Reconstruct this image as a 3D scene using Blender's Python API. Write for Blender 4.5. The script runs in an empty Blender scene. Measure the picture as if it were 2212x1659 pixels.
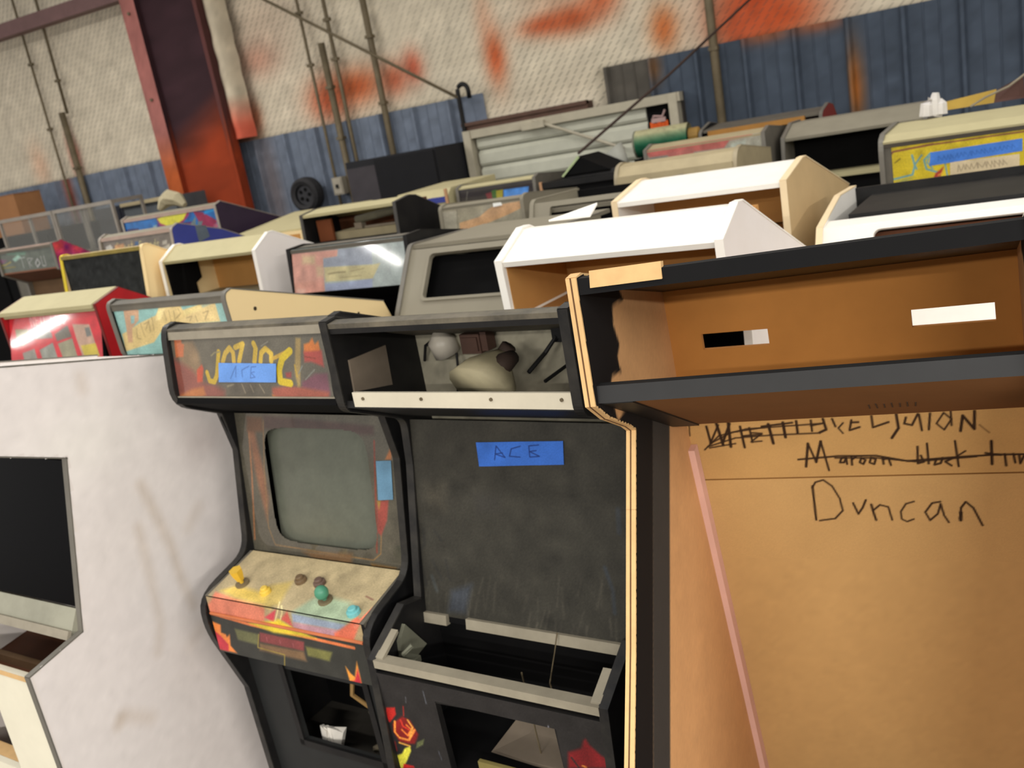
import bpy, bmesh, math, random
import numpy as np
from mathutils import Vector, Matrix
random.seed(7); rng = np.random.default_rng(7)
SC = bpy.context.scene; COL = SC.collection

# light and exposure settings
WORLD_S = .56; EXPOSURE = 0.06; DOF_MM = 4.6
# x, y, z, length, power, angle of each fluorescent fixture
LAMPS = [(-1.6, .0, 4.2, 2.4, 38, 0), (-1.4, 3.6, 4.4, 2.4, 44, 0), (-5.0, .6, 4.2, 2.4, 30, 0), (-6.2, 3.4, 4.4, 2.4, 105, 0), (2.6, 2.6, 4.4, 2.4, 40, 0),
         (2.6, -4.4, 3.5, 3.0, 720, 0), (-2.0, -6.0, 3.6, 3.0, 640, 0), (4.5, -1.8, 3.6, 3.0, 470, 90), (-8.26, -2.8, 3.6, 1.4, 40, -112), (-13.2, -2.7, 3.6, 3.2, 70, 18)]

# ------------------------------------------------------------------ camera, world, lamps, exposure
def camera_axes(yaw, pitch, roll):
    y, p, r = (math.radians(a) for a in (yaw, pitch, roll))
    F = Vector((-math.sin(y)*math.cos(p), math.cos(y)*math.cos(p), -math.sin(p)))
    Rt = Vector((math.cos(y), math.sin(y), 0)); D = F.cross(Rt)
    return math.cos(r)*Rt + math.sin(r)*D, -math.sin(r)*Rt + math.cos(r)*D, F
right, down, fwd = camera_axes(28, 14.9, 10.3)
cd = bpy.data.cameras.new('camera'); cam = bpy.data.objects.new('camera', cd); COL.objects.link(cam)
m = Matrix((right, -down, -fwd)).transposed().to_4x4(); m.translation = (0, 0, 2.10)
cam.matrix_world = m
cd.sensor_width = 36; cd.sensor_fit = 'HORIZONTAL'; cd.lens = 2007/2212*36; cd.clip_start = .05
cd.dof.use_dof = True; cd.dof.focus_distance = 1.35; cd.dof.aperture_fstop = cd.lens/DOF_MM
SC.camera = cam

w = bpy.data.worlds.new('hall_light'); SC.world = w; w.use_nodes = True
w.node_tree.nodes['Background'].inputs[0].default_value = (1.0, .97, .93, 1)
w.node_tree.nodes['Background'].inputs[1].default_value = WORLD_S

def lamp(name, loc, length, width, power, color=(1, .965, .90), rotz=0, down=True):
    l = bpy.data.lights.new(name, 'AREA'); l.shape = 'RECTANGLE'; l.size = length; l.size_y = width if abs(loc[0]) < 8 else .05
    l.energy = power; l.color = color
    o = bpy.data.objects.new(name, l); o.location = loc; o.rotation_euler = (0, 0, rotz); COL.objects.link(o)
    return o
for i, (x, y, z, L, P, rz) in enumerate(LAMPS):
    lamp('tube_light', (x, y, z), L, .16, P, rotz=math.radians(rz))

vs = SC.view_settings
vs.view_transform = 'Standard'; vs.look = 'None'; vs.gamma = 1; vs.use_curve_mapping = False; vs.exposure = EXPOSURE

# ------------------------------------------------------------------ measured tables (metres)
# o=(x,y) front-left corner, yaw deg, W width, prof side outline (d,z) clockwise from the top front
CABS={
'WH':dict(o=(-2.839,1.418),yaw=-6.5,W=.64,prof=[(0,1.787),(.0,1.57),(.204,1.484),(.10,1.02),(-.066,.984),(-.064,.71),(-.03,0),(.76,0),(.76,1.614)]),
'JO':dict(o=(-1.966,1.778),yaw=-6.5,W=.625,prof=[(0,1.762),(-.03,1.556),(.107,1.487),(.128,1.366),(.071,1.067),(-.115,1.017),(-.123,.919),(-.05,.691),(-.036,0),(.50,0),(.50,1.60),(.035,1.768)]),
'AC':dict(o=(-1.308,1.62),yaw=-6.5,W=.63,prof=[(0,1.772),(0,1.569),(.195,1.481),(.183,1.364),(.107,1.032),(.04,1.048),(-.094,.978),(-.111,.688),(-.08,0),(.47,0),(.47,1.62),(.03,1.776)]),
'DU':dict(o=(-.527,1.352),yaw=0,lean=1.9,W=.66,prof=[(0,1.862),(-.018,1.657),(.03,1.62),(.115,1.575),(.14,1.557),(.07,1.43),(-.044,1.223),(-.143,1.058),(-.30,.72),(-.30,.55),(-.22,0),(.72,0),(.72,1.25),(.46,1.50),(.46,1.755),(.02,1.864)]),
'NG':dict(o=(-3.811,2.6),yaw=-3,W=.66,prof=[(0,1.735),(.008,1.50),(.13,1.45),(.13,1.0),(-.1,.95),(-.08,0),(.52,0),(.52,1.556),(.22,1.725),(.127,1.775)]),
'PH':dict(o=(-2.801,2.32),yaw=-6,W=.63,prof=[(0,1.765),(.009,1.565),(.14,1.50),(.12,1.0),(-.1,.95),(-.08,0),(.78,0),(.80,1.455),(.755,1.558),(.032,1.775)]),
'GH':dict(o=(-2.032,3.15),yaw=-5,W=.66,prof=[(0,1.730),(-.152,1.506),(-.2,1.40),(-.2,0),(.42,0),(.42,1.735),(.02,1.745)]),
'W1':dict(o=(-1.178,2.25),yaw=-5,W=.64,prof=[(-.002,1.772),(.008,1.61),(.14,1.52),(.10,1.0),(-.1,.95),(-.08,0),(.76,0),(.76,1.605),(.18,1.838),(.14,1.838)]),
'W2':dict(o=(-1.161,3.2),yaw=-4,W=.615,prof=[(-.02,1.80),(-.02,1.62),(.12,1.55),(.10,1.0),(-.1,.95),(-.08,0),(1.02,0),(1.02,1.65),(.281,1.845),(.235,1.845)]),
'W3':dict(o=(-.418,3.0),yaw=-4,lean=1.0,W=.64,prof=[(0,1.642),(-.06,1.56),(-.06,0),(.60,0),(.60,1.69),(.31,1.697)]),
'JY':dict(o=(-4.277,3.35),yaw=-7,W=.70,prof=[(0,1.895),(-.03,1.66),(-.03,0),(.60,0),(.60,1.60),(.03,1.895)]),
'KO':dict(o=(-3.537,3.3),yaw=-6,W=.67,prof=[(0,1.80),(-.008,1.60),(.12,1.53),(.1,1.0),(-.08,.95),(-.06,0),(.60,0),(.60,1.66),(.484,1.708),(.13,1.862),(.10,1.862)]),
'LP':dict(o=(-2.714,3.25),yaw=-5,W=.67,prof=[(0,1.78),(-.02,1.58),(.1,1.52),(.08,1.0),(-.08,.95),(-.06,0),(.60,0),(.60,1.70),(.10,1.785)]),
'TR':dict(o=(-5.80,4.07),yaw=-5,W=.64,prof=[(0,1.94),(.0,1.78),(.15,1.70),(.12,1.0),(-.08,.95),(-.06,0),(.62,0),(.62,1.62),(.264,1.826),(.164,1.89),(.07,1.95)]),
'GR':dict(o=(-4.851,4.1),yaw=-5,W=.69,prof=[(0,1.915),(-.017,1.75),(.12,1.68),(.1,1.0),(-.08,.95),(-.06,0),(.60,0),(.60,1.74),(.37,1.845),(.05,1.935)]),
'QP':dict(o=(-5.516,4.9),yaw=-5,W=1.0,prof=[(0,1.985),(0,1.80),(.12,1.72),(.1,1.0),(-.08,.95),(-.06,0),(.60,0),(.60,1.80),(.05,2.003)]),
'CT':dict(o=(-4.434,4.75),yaw=-5,W=.76,prof=[(0,1.746),(-.02,1.60),(-.02,0),(.68,0),(.68,1.815),(.65,1.825)]),
'SO':dict(o=(-3.361,4.2),yaw=-4,W=.67,prof=[(0,1.862),(-.012,1.69),(.12,1.62),(.1,1.0),(-.08,.95),(-.06,0),(.60,0),(.60,1.70),(.394,1.785),(.187,1.873),(.13,1.88)]),
'TG':dict(o=(-2.531,4.3),yaw=-5,W=.52,prof=[(0,1.79),(-.012,1.61),(.12,1.55),(.1,1.0),(-.08,.95),(-.06,0),(.60,0),(.60,1.75),(.05,1.80)]),
'UG':dict(o=(-1.745,3.75),yaw=-5,W=.54,prof=[(0,1.790),(-.052,1.664),(-.087,1.53),(-.087,0),(.45,0),(.45,1.790),(.026,1.801)]),
'VC':dict(o=(-2.855,5.1),yaw=-4,W=.56,prof=[(0,1.83),(-.01,1.72),(.1,1.66),(.1,1.0),(-.08,.95),(-.06,0),(.60,0),(.60,1.80),(.05,1.845)]),
'YB':dict(o=(-1.597,4.45),yaw=-5,W=.62,prof=[(0,1.80),(-.02,1.55),(-.02,0),(.58,0),(.58,1.80),(.10,1.86),(.04,1.85)]),
'ZP':dict(o=(-1.655,5.15),yaw=-4,W=.68,prof=[(0,1.875),(.0,1.74),(.1,1.68),(.1,1.0),(-.08,.95),(-.06,0),(.55,0),(.55,1.86),(.1,1.90)]),
'AA':dict(o=(-.93,5.15),yaw=-4,W=.72,prof=[(.10,1.82),(.07,1.65),(.07,0),(.58,0),(.58,1.83),(.50,1.885),(.30,1.885)]),
'BB':dict(o=(-1.515,5.85),yaw=-4,W=.74,prof=[(0,1.89),(.0,1.74),(.1,1.68),(.1,0),(.5,0),(.5,1.80),(.33,1.93),(.20,1.945),(.03,1.91)]),
'KC':dict(o=(-.359,4.19),yaw=-5,W=.72,prof=[(.03,1.80),(.04,1.59),(.13,1.53),(.12,1.0),(-.08,.95),(-.06,0),(.62,0),(.62,1.80),(.45,1.845),(.10,1.825)]),
}
# faces: cab, bottom (d,z), top (d,z)
FACES={
'jo_marq':('JO',(-.012,1.560),(.012,1.750)),
'jo_bez':('JO',(.095,1.062),(.150,1.470)),
'jo_cp':('JO',(-.108,1.020),(.078,1.066)),
'jo_lip':('JO',(-.112,.850),(-.1085,1.0205)),
'jo_low':('JO',(-.018,.30),(-.030,.84)),
'ac_scr':('AC',(.125,1.045),(.205,1.472)),
'ac_low':('AC',(-.085,.30),(-.100,.950)),
'ac_back':('AC',(.29,1.40),(.29,1.765)),
'du_board':('DU',(.58,.50),(.41,1.55)),
'du_back':('DU',(.41,1.50),(.41,1.84)),
'ng_m':('NG',(-.025,1.50),(.035,1.728)),
'ph_m':('PH',(.016,1.565),(.010,1.760)),
'lp_m':('LP',(-.03,1.585),(.010,1.780)),
'tr_m':('TR',(.010,1.78),(.010,1.945)),
'gr_m':('GR',(-.005,1.75),(.010,1.915)),
'qp_m':('QP',(.010,1.80),(.010,1.985)),
'tg_m':('TG',(-.004,1.62),(.008,1.79)),
'gh_f':('GH',(-.146,1.506),(.006,1.728)),
'ug_f':('UG',(-.047,1.664),(.006,1.790)),
'vc_m':('VC',(-.002,1.72),(.006,1.83)),
'zp_m':('ZP',(.006,1.74),(.006,1.875)),
'kc_m':('KC',(.050,1.59),(.040,1.795)),
'w3_f':('W3',(-.06,1.56),(0,1.642)),
}
# printed artwork: (kind, colour, softness or width in mm, (x, v) on the face)
ART={
'jo_marq':[('p',(150,125,95),8,[(0.073,0.163),(0.108,0.164),(0.124,0.133),(0.13,0.076),(0.077,0.054),(0.035,0.054),(0.046,0.123)]),
('p',(160,92,80),10,[(0.007,0.124),(0.086,0.088),(0.125,0.054),(0.17,0.047),(0.206,0.031),(0.199,0.002),(0.005,0.006)]),
('p',(215,120,75),3,[(0.033,0.171),(0.062,0.172),(0.062,0.159),(0.071,0.156),(0.06,0.123),(0.028,0.121)]),
('p',(205,125,70),5,[(0.011,0.015),(0.072,0.034),(0.122,0.041),(0.127,0.02),(0.107,0.006),(0.016,0.004)]),
('p',(215,90,60),3,[(0.106,0.086),(0.13,0.101),(0.134,0.09),(0.122,0.054),(0.101,0.054)]),
('p',(235,135,60),3,[(0.515,0.144),(0.533,0.148),(0.546,0.159),(0.551,0.143),(0.564,0.151),(0.567,0.124),(0.511,0.122)]),
('p',(200,85,75),4,[(0.511,0.126),(0.571,0.128),(0.571,0.088),(0.532,0.101),(0.509,0.101)]),
('p',(138,85,100),5,[(0.491,0.052),(0.54,0.072),(0.579,0.072),(0.58,0.021),(0.488,0.035)]),
('p',(182,98,78),5,[(0.38,0.038),(0.443,0.042),(0.477,0.04),(0.576,0.027),(0.575,0.007),(0.492,-0.002),(0.386,-0.003)]),
('p',(225,140,70),3,[(0.379,0.021),(0.41,0.01),(0.405,-0.001),(0.386,-0.003)]),
('p',(175,150,95),3,[(0.49,0.161),(0.507,0.159),(0.483,0.04),(0.474,0.04),(0.47,0.073)]),
('p',(104,96,82),5,[(0.217,0.051),(0.385,0.048),(0.37,0.008),(0.21,0.007)]),
('l',(165,70,55),4,[(0.512,0.114),(0.547,0.109)]),
('l',(150,150,140),3,[(0.504,0.058),(0.539,0.082)]),
('l',(140,145,140),3,[(0.484,0.073),(0.499,0.091)]),
('l',(165,150,125),3,[(0.274,0.047),(0.282,0.025)]),
('l',(165,150,125),3,[(0.305,0.046),(0.313,0.027)]),
('l',(165,150,125),3,[(0.339,0.046),(0.353,0.025)]),
('l',(150,140,115),5,[(0.218,0.042),(0.242,0.047)]),
('l',(226,190,60),14,[(0.204,0.133),(0.183,0.071),(0.169,0.054),(0.151,0.057),(0.146,0.079)]),
('l',(160,150,110),4,[(0.172,0.123),(0.187,0.131),(0.207,0.133)]),
('l',(222,186,75),14,[(0.214,0.106),(0.228,0.128),(0.248,0.142),(0.259,0.13),(0.257,0.106)]),
('l',(226,190,72),14,[(0.27,0.143),(0.3,0.151),(0.276,0.105)]),
('l',(226,190,72),15,[(0.34,0.151),(0.345,0.138),(0.333,0.104)]),
('l',(226,190,72),14,[(0.355,0.104),(0.363,0.127),(0.38,0.137),(0.398,0.124),(0.394,0.105)]),
('l',(212,172,70),10,[(0.404,0.112),(0.436,0.122),(0.464,0.131)]),
('l',(234,204,45),19,[(0.464,0.129),(0.434,0.111),(0.418,0.084),(0.416,0.054),(0.45,0.049)]),
('l',(150,145,130),3,[(0.366,0.144),(0.392,0.154)]),
('p',(165,75,70),3,[(0.438,0.075),(0.459,0.077),(0.456,0.063),(0.439,0.063)]),
('l',(200,165,70),5,[(0.474,0.094),(0.477,0.065)])],
'jo_bez':[('p',(145,98,70),8,[(0.066,0.37),(0.093,0.367),(0.101,0.293),(0.11,0.227),(0.111,0.161),(0.092,0.093),(0.071,0.242)]),
('p',(80,60,55),6,[(0.138,0.407),(0.546,0.384),(0.542,0.36),(0.135,0.368)]),
('l',(165,112,75),6,[(0.07,0.367),(0.054,0.224),(0.026,0.033)]),
('l',(150,115,70),3,[(0.135,0.391),(0.11,0.247),(0.093,0.076),(0.111,0.024),(0.331,0.019),(0.485,0.016),(0.514,0.037),(0.526,0.097)]),
('l',(140,62,48),5,[(0.541,0.345),(0.521,0.188),(0.501,0.039)]),
('p',(175,105,55),3,[(0.598,0.335),(0.571,0.297),(0.592,0.297)]),
('p',(165,75,65),3,[(0.524,0.182),(0.565,0.188),(0.551,0.133),(0.524,0.088),(0.512,0.096)]),
('p',(160,130,60),3,[(0.524,0.182),(0.538,0.185),(0.528,0.158)]),
('p',(125,95,65),7,[(0.217,0.014),(0.411,0.027),(0.397,-0.028),(0.303,-0.019)]),
('p',(160,115,60),6,[(0.476,0.005),(0.561,0.002),(0.559,-0.035),(0.473,-0.036)]),
('p',(110,75,50),6,[(0.068,0.403),(0.132,0.401),(0.128,0.359),(0.063,0.357)])],
'jo_cp':[('p',(205,120,95),5,[(0.061,-0.028),(0.044,0.018),(0.133,0.008),(0.258,0.001),(0.303,-0.047),(0.106,-0.059)]),
('p',(190,165,85),9,[(0.058,0.025),(0.098,0.051),(0.273,0.04),(0.28,0.001),(0.133,0.008)]),
('p',(170,150,90),9,[(0.212,0.073),(0.277,0.099),(0.304,0.009),(0.258,0.001)]),
('p',(140,155,130),10,[(0.365,-0.001),(0.401,0.069),(0.514,0.061),(0.565,0.036),(0.565,-0.019),(0.376,-0.012)]),
('p',(138,150,168),4,[(0.365,-0.004),(0.556,-0.008),(0.569,-0.028),(0.391,-0.03)]),
('p',(170,130,140),4,[(0.391,-0.03),(0.571,-0.028),(0.557,-0.053),(0.407,-0.047)]),
('p',(185,65,75),3,[(0.289,-0.032),(0.303,-0.001),(0.333,-0.041)]),
('p',(190,85,75),4,[(0.346,-0.028),(0.345,-0.001),(0.404,-0.044)]),
('l',(225,205,150),3,[(0.296,0.022),(0.312,-0.003),(0.34,-0.046)]),
('l',(225,205,150),3,[(0.313,0.011),(0.331,-0.007),(0.356,-0.043)]),
('p',(205,105,80),4,[(0.543,-0.04),(0.558,-0.011),(0.576,0.019),(0.593,0.009),(0.616,-0.053),(0.561,-0.057)]),
('l',(205,120,95),9,[(0.618,0.124),(0.6,0.06),(0.587,-0.009)]),
('l',(120,90,75),5,[(0.55,0.088),(0.579,0.08)])],
'jo_lip':[('p',(160,140,105),3,[(-0.1,0.118),(0.8,0.118),(0.8,0.2),(-0.1,0.2)]),
('p',(205,120,95),5,[(0.023,0.144),(0.071,0.188),(0.144,0.178),(0.26,0.171),(0.245,0.124),(0.023,0.112)]),
('p',(190,165,85),9,[(0.092,0.194),(0.165,0.217),(0.322,0.207),(0.282,0.172),(0.144,0.178)]),
('p',(170,150,90),9,[(0.303,0.237),(0.393,0.259),(0.316,0.179),(0.26,0.171)]),
('p',(140,155,130),10,[(0.365,0.17),(0.478,0.234),(0.578,0.227),(0.603,0.204),(0.545,0.152),(0.362,0.159)]),
('p',(138,150,168),4,[(0.361,0.167),(0.548,0.163),(0.539,0.143),(0.357,0.141)]),
('p',(170,130,140),4,[(0.357,0.141),(0.542,0.143),(0.5,0.118),(0.351,0.124)]),
('p',(185,65,75),3,[(0.25,0.139),(0.302,0.169),(0.283,0.13)]),
('p',(190,85,75),4,[(0.312,0.143),(0.345,0.17),(0.352,0.127)]),
('l',(225,205,150),3,[(0.324,0.191),(0.309,0.167),(0.283,0.125)]),
('l',(225,205,150),3,[(0.327,0.181),(0.324,0.164),(0.303,0.128)]),
('p',(205,105,80),4,[(0.501,0.132),(0.547,0.16),(0.595,0.188),(0.602,0.179),(0.561,0.118),(0.499,0.114)]),
('l',(205,120,95),9,[(0.735,0.28),(0.66,0.225),(0.579,0.162)]),
('l',(120,90,75),5,[(0.639,0.25),(0.658,0.243)]),
('p',(50,50,46),2,[(-0.1,-0.1),(0.8,-0.1),(0.8,0.121),(-0.1,0.124)]),
('l',(204,112,66),9,[(0.014,0.119),(0.188,0.107),(0.38,0.104),(0.559,0.1)]),
('p',(212,188,55),5,[(0.181,0.111),(0.284,0.133),(0.304,0.142),(0.351,0.124),(0.431,0.106),(0.272,0.097)]),
('p',(218,125,60),3,[(0.021,0.093),(0.056,0.087),(0.049,0.062),(0.068,0.059),(0.069,0.051),(0.085,0.062),(0.076,0.025),(0.096,0.005),(0.013,0.006)]),
('p',(178,50,62),3,[(0.02,0.064),(0.045,0.05),(0.068,0.027),(0.061,0.005),(0.011,0.005)]),
('p',(98,98,66),4,[(0.112,0.084),(0.209,0.082),(0.194,0.047),(0.115,0.05)]),
('p',(112,110,62),4,[(0.384,0.075),(0.478,0.074),(0.46,0.045),(0.383,0.047)]),
('p',(122,60,60),3,[(0.215,0.089),(0.382,0.088),(0.373,0.059),(0.205,0.059)]),
('p',(118,92,66),5,[(0.203,0.054),(0.372,0.057),(0.374,0.029),(0.196,0.031)]),
('l',(150,130,60),3,[(0.209,0.082),(0.191,0.039),(0.293,0.034),(0.282,-0.001)]),
('l',(165,95,100),2,[(0.237,0.078),(0.237,0.067)]),
('l',(165,95,100),2,[(0.288,0.078),(0.288,0.067)]),
('l',(165,95,100),2,[(0.336,0.075),(0.336,0.064)]),
('p',(232,150,60),3,[(0.514,0.04),(0.528,0.021),(0.539,0.015),(0.558,0.062),(0.558,-0.008),(0.518,-0.016)]),
('p',(185,45,58),3,[(0.518,-0.002),(0.536,0.004),(0.555,0.04),(0.557,-0.011),(0.517,-0.019)])],
'ac_scr':[('l',(78,74,64),2.1,[(0.154,0.045),(0.134,-0.005)]),
('l',(52,50,45),2.8,[(0.343,0.041),(0.307,-0.041)]),
('l',(52,50,45),4.4,[(0.114,0.04),(0.113,0.003)]),
('l',(52,50,45),2.3,[(0.124,0.012),(0.117,-0.05)]),
('l',(85,80,70),2.8,[(0.371,-0.007),(0.351,-0.061)]),
('l',(78,74,64),4.7,[(0.554,-0.001),(0.551,-0.073)]),
('l',(85,80,70),3.3,[(0.349,-0.039),(0.333,-0.111)]),
('l',(78,74,64),2.2,[(0.183,-0.001),(0.169,-0.041)]),
('l',(52,50,45),2.4,[(0.283,-0.064),(0.275,-0.118)]),
('l',(85,80,70),2.8,[(0.416,0.08),(0.405,0.007)]),
('l',(52,50,45),2.3,[(0.221,-0.038),(0.212,-0.081)]),
('l',(70,66,58),2.4,[(0.038,0.013),(0.024,-0.059)]),
('l',(78,74,64),4.7,[(0.553,0.066),(0.547,0.042)]),
('l',(52,50,45),3.0,[(0.56,0.01),(0.528,-0.066)]),
('l',(78,74,64),2.9,[(0.093,-0.041),(0.089,-0.117)]),
('l',(70,66,58),3.0,[(0.121,-0.008),(0.111,-0.042)]),
('l',(52,50,45),5.0,[(0.006,0.036),(0.002,0.001)]),
('l',(78,74,64),2.2,[(0.353,0.022),(0.353,-0.012)]),
('l',(78,74,64),3.6,[(0.035,0.022),(0.005,-0.047)]),
('l',(52,50,45),4.3,[(0.361,0.039),(0.36,0.014)]),
('l',(85,80,70),3.5,[(0.251,-0.067),(0.232,-0.121)]),
('l',(70,66,58),3.5,[(0.139,-0.005),(0.121,-0.07)]),
('l',(70,66,58),3.3,[(0.018,0.007),(0.001,-0.035)]),
('l',(78,74,64),5.0,[(0.168,0.015),(0.141,-0.064)]),
('l',(78,74,64),3.5,[(0.248,-0.056),(0.243,-0.117)]),
('l',(70,66,58),3.0,[(0.06,0.018),(0.057,-0.058)]),
('l',(70,66,58),4.0,[(0.398,-0.021),(0.395,-0.079)]),
('l',(78,74,64),4.6,[(0.42,0.053),(0.421,-0.019)]),
('l',(70,66,58),4.3,[(0.175,-0.027),(0.164,-0.064)]),
('l',(85,80,70),3.7,[(0.165,-0.061),(0.154,-0.137)]),
('l',(70,66,58),2.0,[(0.447,-0.031),(0.431,-0.068)]),
('l',(70,66,58),3.7,[(0.525,0.085),(0.52,0.021)]),
('l',(85,80,70),4.7,[(0.525,0.074),(0.508,0.015)]),
('l',(52,50,45),3.8,[(0.28,0.062),(0.253,-0.003)]),
('l',(78,74,64),2.9,[(0.088,-0.0),(0.071,-0.072)]),
('l',(70,66,58),4.4,[(0.224,0.057),(0.203,-0.024)]),
('l',(78,74,64),2.2,[(0.2,0.032),(0.2,-0.02)]),
('l',(85,80,70),4.6,[(0.539,-0.001),(0.541,-0.042)]),
('l',(52,50,45),4.8,[(0.472,0.086),(0.447,0.014)]),
('l',(70,66,58),2.5,[(0.303,0.06),(0.287,0.004)]),
('l',(78,74,64),4.1,[(0.093,-0.019),(0.082,-0.065)]),
('l',(85,80,70),3.6,[(-0.001,-0.004),(-0.017,-0.063)]),
('l',(70,66,58),5.0,[(0.324,0.022),(0.31,-0.019)]),
('l',(85,80,70),4.3,[(0.383,-0.006),(0.364,-0.065)]),
('l',(85,80,70),3.2,[(0.346,-0.046),(0.333,-0.1)]),
('l',(85,80,70),2.2,[(0.158,-0.025),(0.13,-0.11)]),
('l',(52,50,45),2.6,[(0.085,-0.065),(0.083,-0.101)]),
('l',(70,66,58),3.0,[(0.475,0.007),(0.446,-0.067)]),
('l',(78,74,64),4.4,[(0.238,0.044),(0.225,-0.03)]),
('l',(85,80,70),4.0,[(0.48,-0.029),(0.474,-0.061)]),
('l',(70,66,58),4.0,[(0.585,0.097),(0.587,0.029)]),
('l',(52,50,45),4.6,[(0.409,-0.012),(0.406,-0.068)]),
('l',(70,66,58),2.9,[(0.415,-0.029),(0.407,-0.066)]),
('l',(85,80,70),3.5,[(0.148,0.012),(0.149,-0.048)]),
('l',(52,50,45),2.6,[(0.571,0.066),(0.564,0.02)]),
('l',(85,80,70),3.9,[(0.332,-0.015),(0.315,-0.075)]),
('l',(52,50,45),3.8,[(0.103,0.044),(0.104,-0.036)]),
('l',(85,80,70),4.7,[(0.203,0.052),(0.187,0.012)]),
('l',(78,74,64),2.5,[(0.472,0.075),(0.461,0.039)]),
('l',(52,50,45),2.1,[(0.473,0.005),(0.474,-0.046)]),
('l',(36,36,36),8,[(0.031,0.158),(0.032,0.121),(0.017,0.103)]),
('l',(36,36,36),7,[(0.066,0.157),(0.086,0.134)]),
('l',(34,34,34),7,[(0.015,0.065),(0.028,0.012)]),
('l',(36,36,36),8,[(0.053,0.081),(0.076,0.034)]),
('l',(36,36,36),6,[(0.094,0.086),(0.101,0.037)]),
('p',(58,68,88),9,[(0.103,0.009),(0.169,0.033),(0.142,-0.044),(0.088,-0.047)]),
('l',(50,60,76),9,[(0.535,0.113),(0.551,0.063),(0.552,0.012)]),
('l',(54,62,74),12,[(0.576,0.246),(0.576,0.196)]),
('p',(52,50,48),14,[(0.196,0.258),(0.266,0.259),(0.267,0.224),(0.201,0.211)]),
('l',(72,80,84),9,[(0.046,0.039),(0.058,0.003)]),
('p',(78,72,60),20,[(0.051,0.274),(0.111,0.277),(0.104,0.212),(0.044,0.208)])],
'ac_low':[('p',(168,35,30),2,[(0.022,0.554),(0.051,0.561),(0.049,0.541),(0.022,0.512),(0.012,0.519)]),
('p',(120,25,25),3,[(0.029,0.51),(0.067,0.54),(0.09,0.534),(0.105,0.498),(0.086,0.467),(0.063,0.461),(0.037,0.462),(0.026,0.486)]),
('l',(222,135,58),6,[(0.039,0.519),(0.03,0.487),(0.041,0.473),(0.069,0.473),(0.097,0.509)]),
('l',(225,120,50),5,[(0.055,0.499),(0.07,0.486),(0.086,0.507),(0.074,0.517)]),
('l',(190,50,35),5,[(0.059,0.527),(0.062,0.511),(0.078,0.505)]),
('l',(220,150,65),6,[(0.082,0.532),(0.092,0.515),(0.076,0.485)]),
('l',(210,150,65),5,[(0.036,0.458),(0.068,0.456)]),
('l',(150,35,30),3,[(0.079,0.57),(0.073,0.543)]),
('l',(120,30,30),3,[(0.022,0.458),(0.021,0.431)]),
('p',(195,190,62),2,[(0.049,0.445),(0.068,0.456),(0.068,0.443),(0.044,0.406),(0.026,0.382),(-0.0,0.375),(0.013,0.415),(0.035,0.426)]),
('p',(165,30,28),2,[(0.032,0.396),(0.063,0.398),(0.065,0.393),(0.026,0.382)]),
('p',(90,95,62),2,[(0.094,0.473),(0.12,0.489),(0.111,0.47),(0.086,0.454)]),
('p',(112,24,28),4,[(0.519,0.554),(0.553,0.572),(0.563,0.594),(0.569,0.599),(0.575,0.586),(0.598,0.566),(0.616,0.559),(0.615,0.54),(0.511,0.512)]),
('l',(190,120,50),4,[(0.548,0.527),(0.556,0.526)]),
('l',(40,34,34),5,[(0.525,0.541),(0.538,0.521)]),
('l',(85,85,90),2,[(0.094,0.599),(0.091,0.583)]),
('l',(80,82,88),3,[(0.153,0.627),(0.154,0.593)]),
('l',(130,130,140),2,[(0.482,0.61),(0.479,0.58)]),
('l',(75,78,88),2,[(0.155,0.465),(0.159,0.44)]),
('l',(85,85,92),2,[(0.645,0.67),(0.647,0.59)])],
'du_board':[('l',(48,32,20),4.5,[(0.25,0.818),(0.246,0.736)]),
('l',(48,32,20),3.5,[(0.249,0.814),(0.257,0.827),(0.273,0.832),(0.288,0.817),(0.299,0.787),(0.301,0.758),(0.284,0.739),(0.253,0.734)]),
('l',(48,32,20),4,[(0.323,0.776),(0.33,0.75),(0.34,0.765),(0.348,0.783)]),
('l',(48,32,20),4.5,[(0.357,0.772),(0.359,0.753),(0.362,0.735)]),
('l',(48,32,20),3.5,[(0.358,0.757),(0.373,0.771),(0.388,0.766),(0.392,0.735)]),
('l',(48,32,20),3.2,[(0.436,0.778),(0.421,0.773),(0.41,0.755),(0.41,0.737),(0.419,0.731),(0.432,0.737)]),
('l',(48,32,20),3.6,[(0.483,0.777),(0.468,0.774),(0.454,0.753),(0.461,0.734),(0.476,0.749),(0.483,0.772),(0.487,0.745),(0.494,0.729)]),
('l',(48,32,20),6,[(0.515,0.734),(0.517,0.752)]),
('l',(48,32,20),4,[(0.514,0.738),(0.518,0.763),(0.527,0.776),(0.539,0.762),(0.552,0.722)]),
('l',(48,32,20),5,[(0.244,0.861),(0.255,0.914)]),
('l',(48,32,20),4,[(0.255,0.914),(0.265,0.871)]),
('l',(48,32,20),5,[(0.265,0.871),(0.28,0.918)]),
('l',(48,32,20),4,[(0.28,0.918),(0.287,0.851)]),
('l',(48,32,20),4,[(0.231,0.878),(0.309,0.883),(0.379,0.881),(0.433,0.867),(0.513,0.872),(0.587,0.875),(0.63,0.874)]),
('l',(48,32,20),3,[(0.302,0.879),(0.379,0.876),(0.446,0.865),(0.552,0.872)]),
('l',(48,32,20),4,[(0.323,0.879),(0.314,0.878),(0.31,0.868),(0.318,0.868),(0.323,0.879),(0.323,0.864)]),
('l',(48,32,20),4,[(0.333,0.881),(0.332,0.862)]),
('l',(48,32,20),4,[(0.333,0.874),(0.341,0.88)]),
('l',(48,32,20),4,[(0.351,0.877),(0.347,0.867),(0.353,0.863),(0.358,0.872),(0.351,0.877)]),
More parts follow.
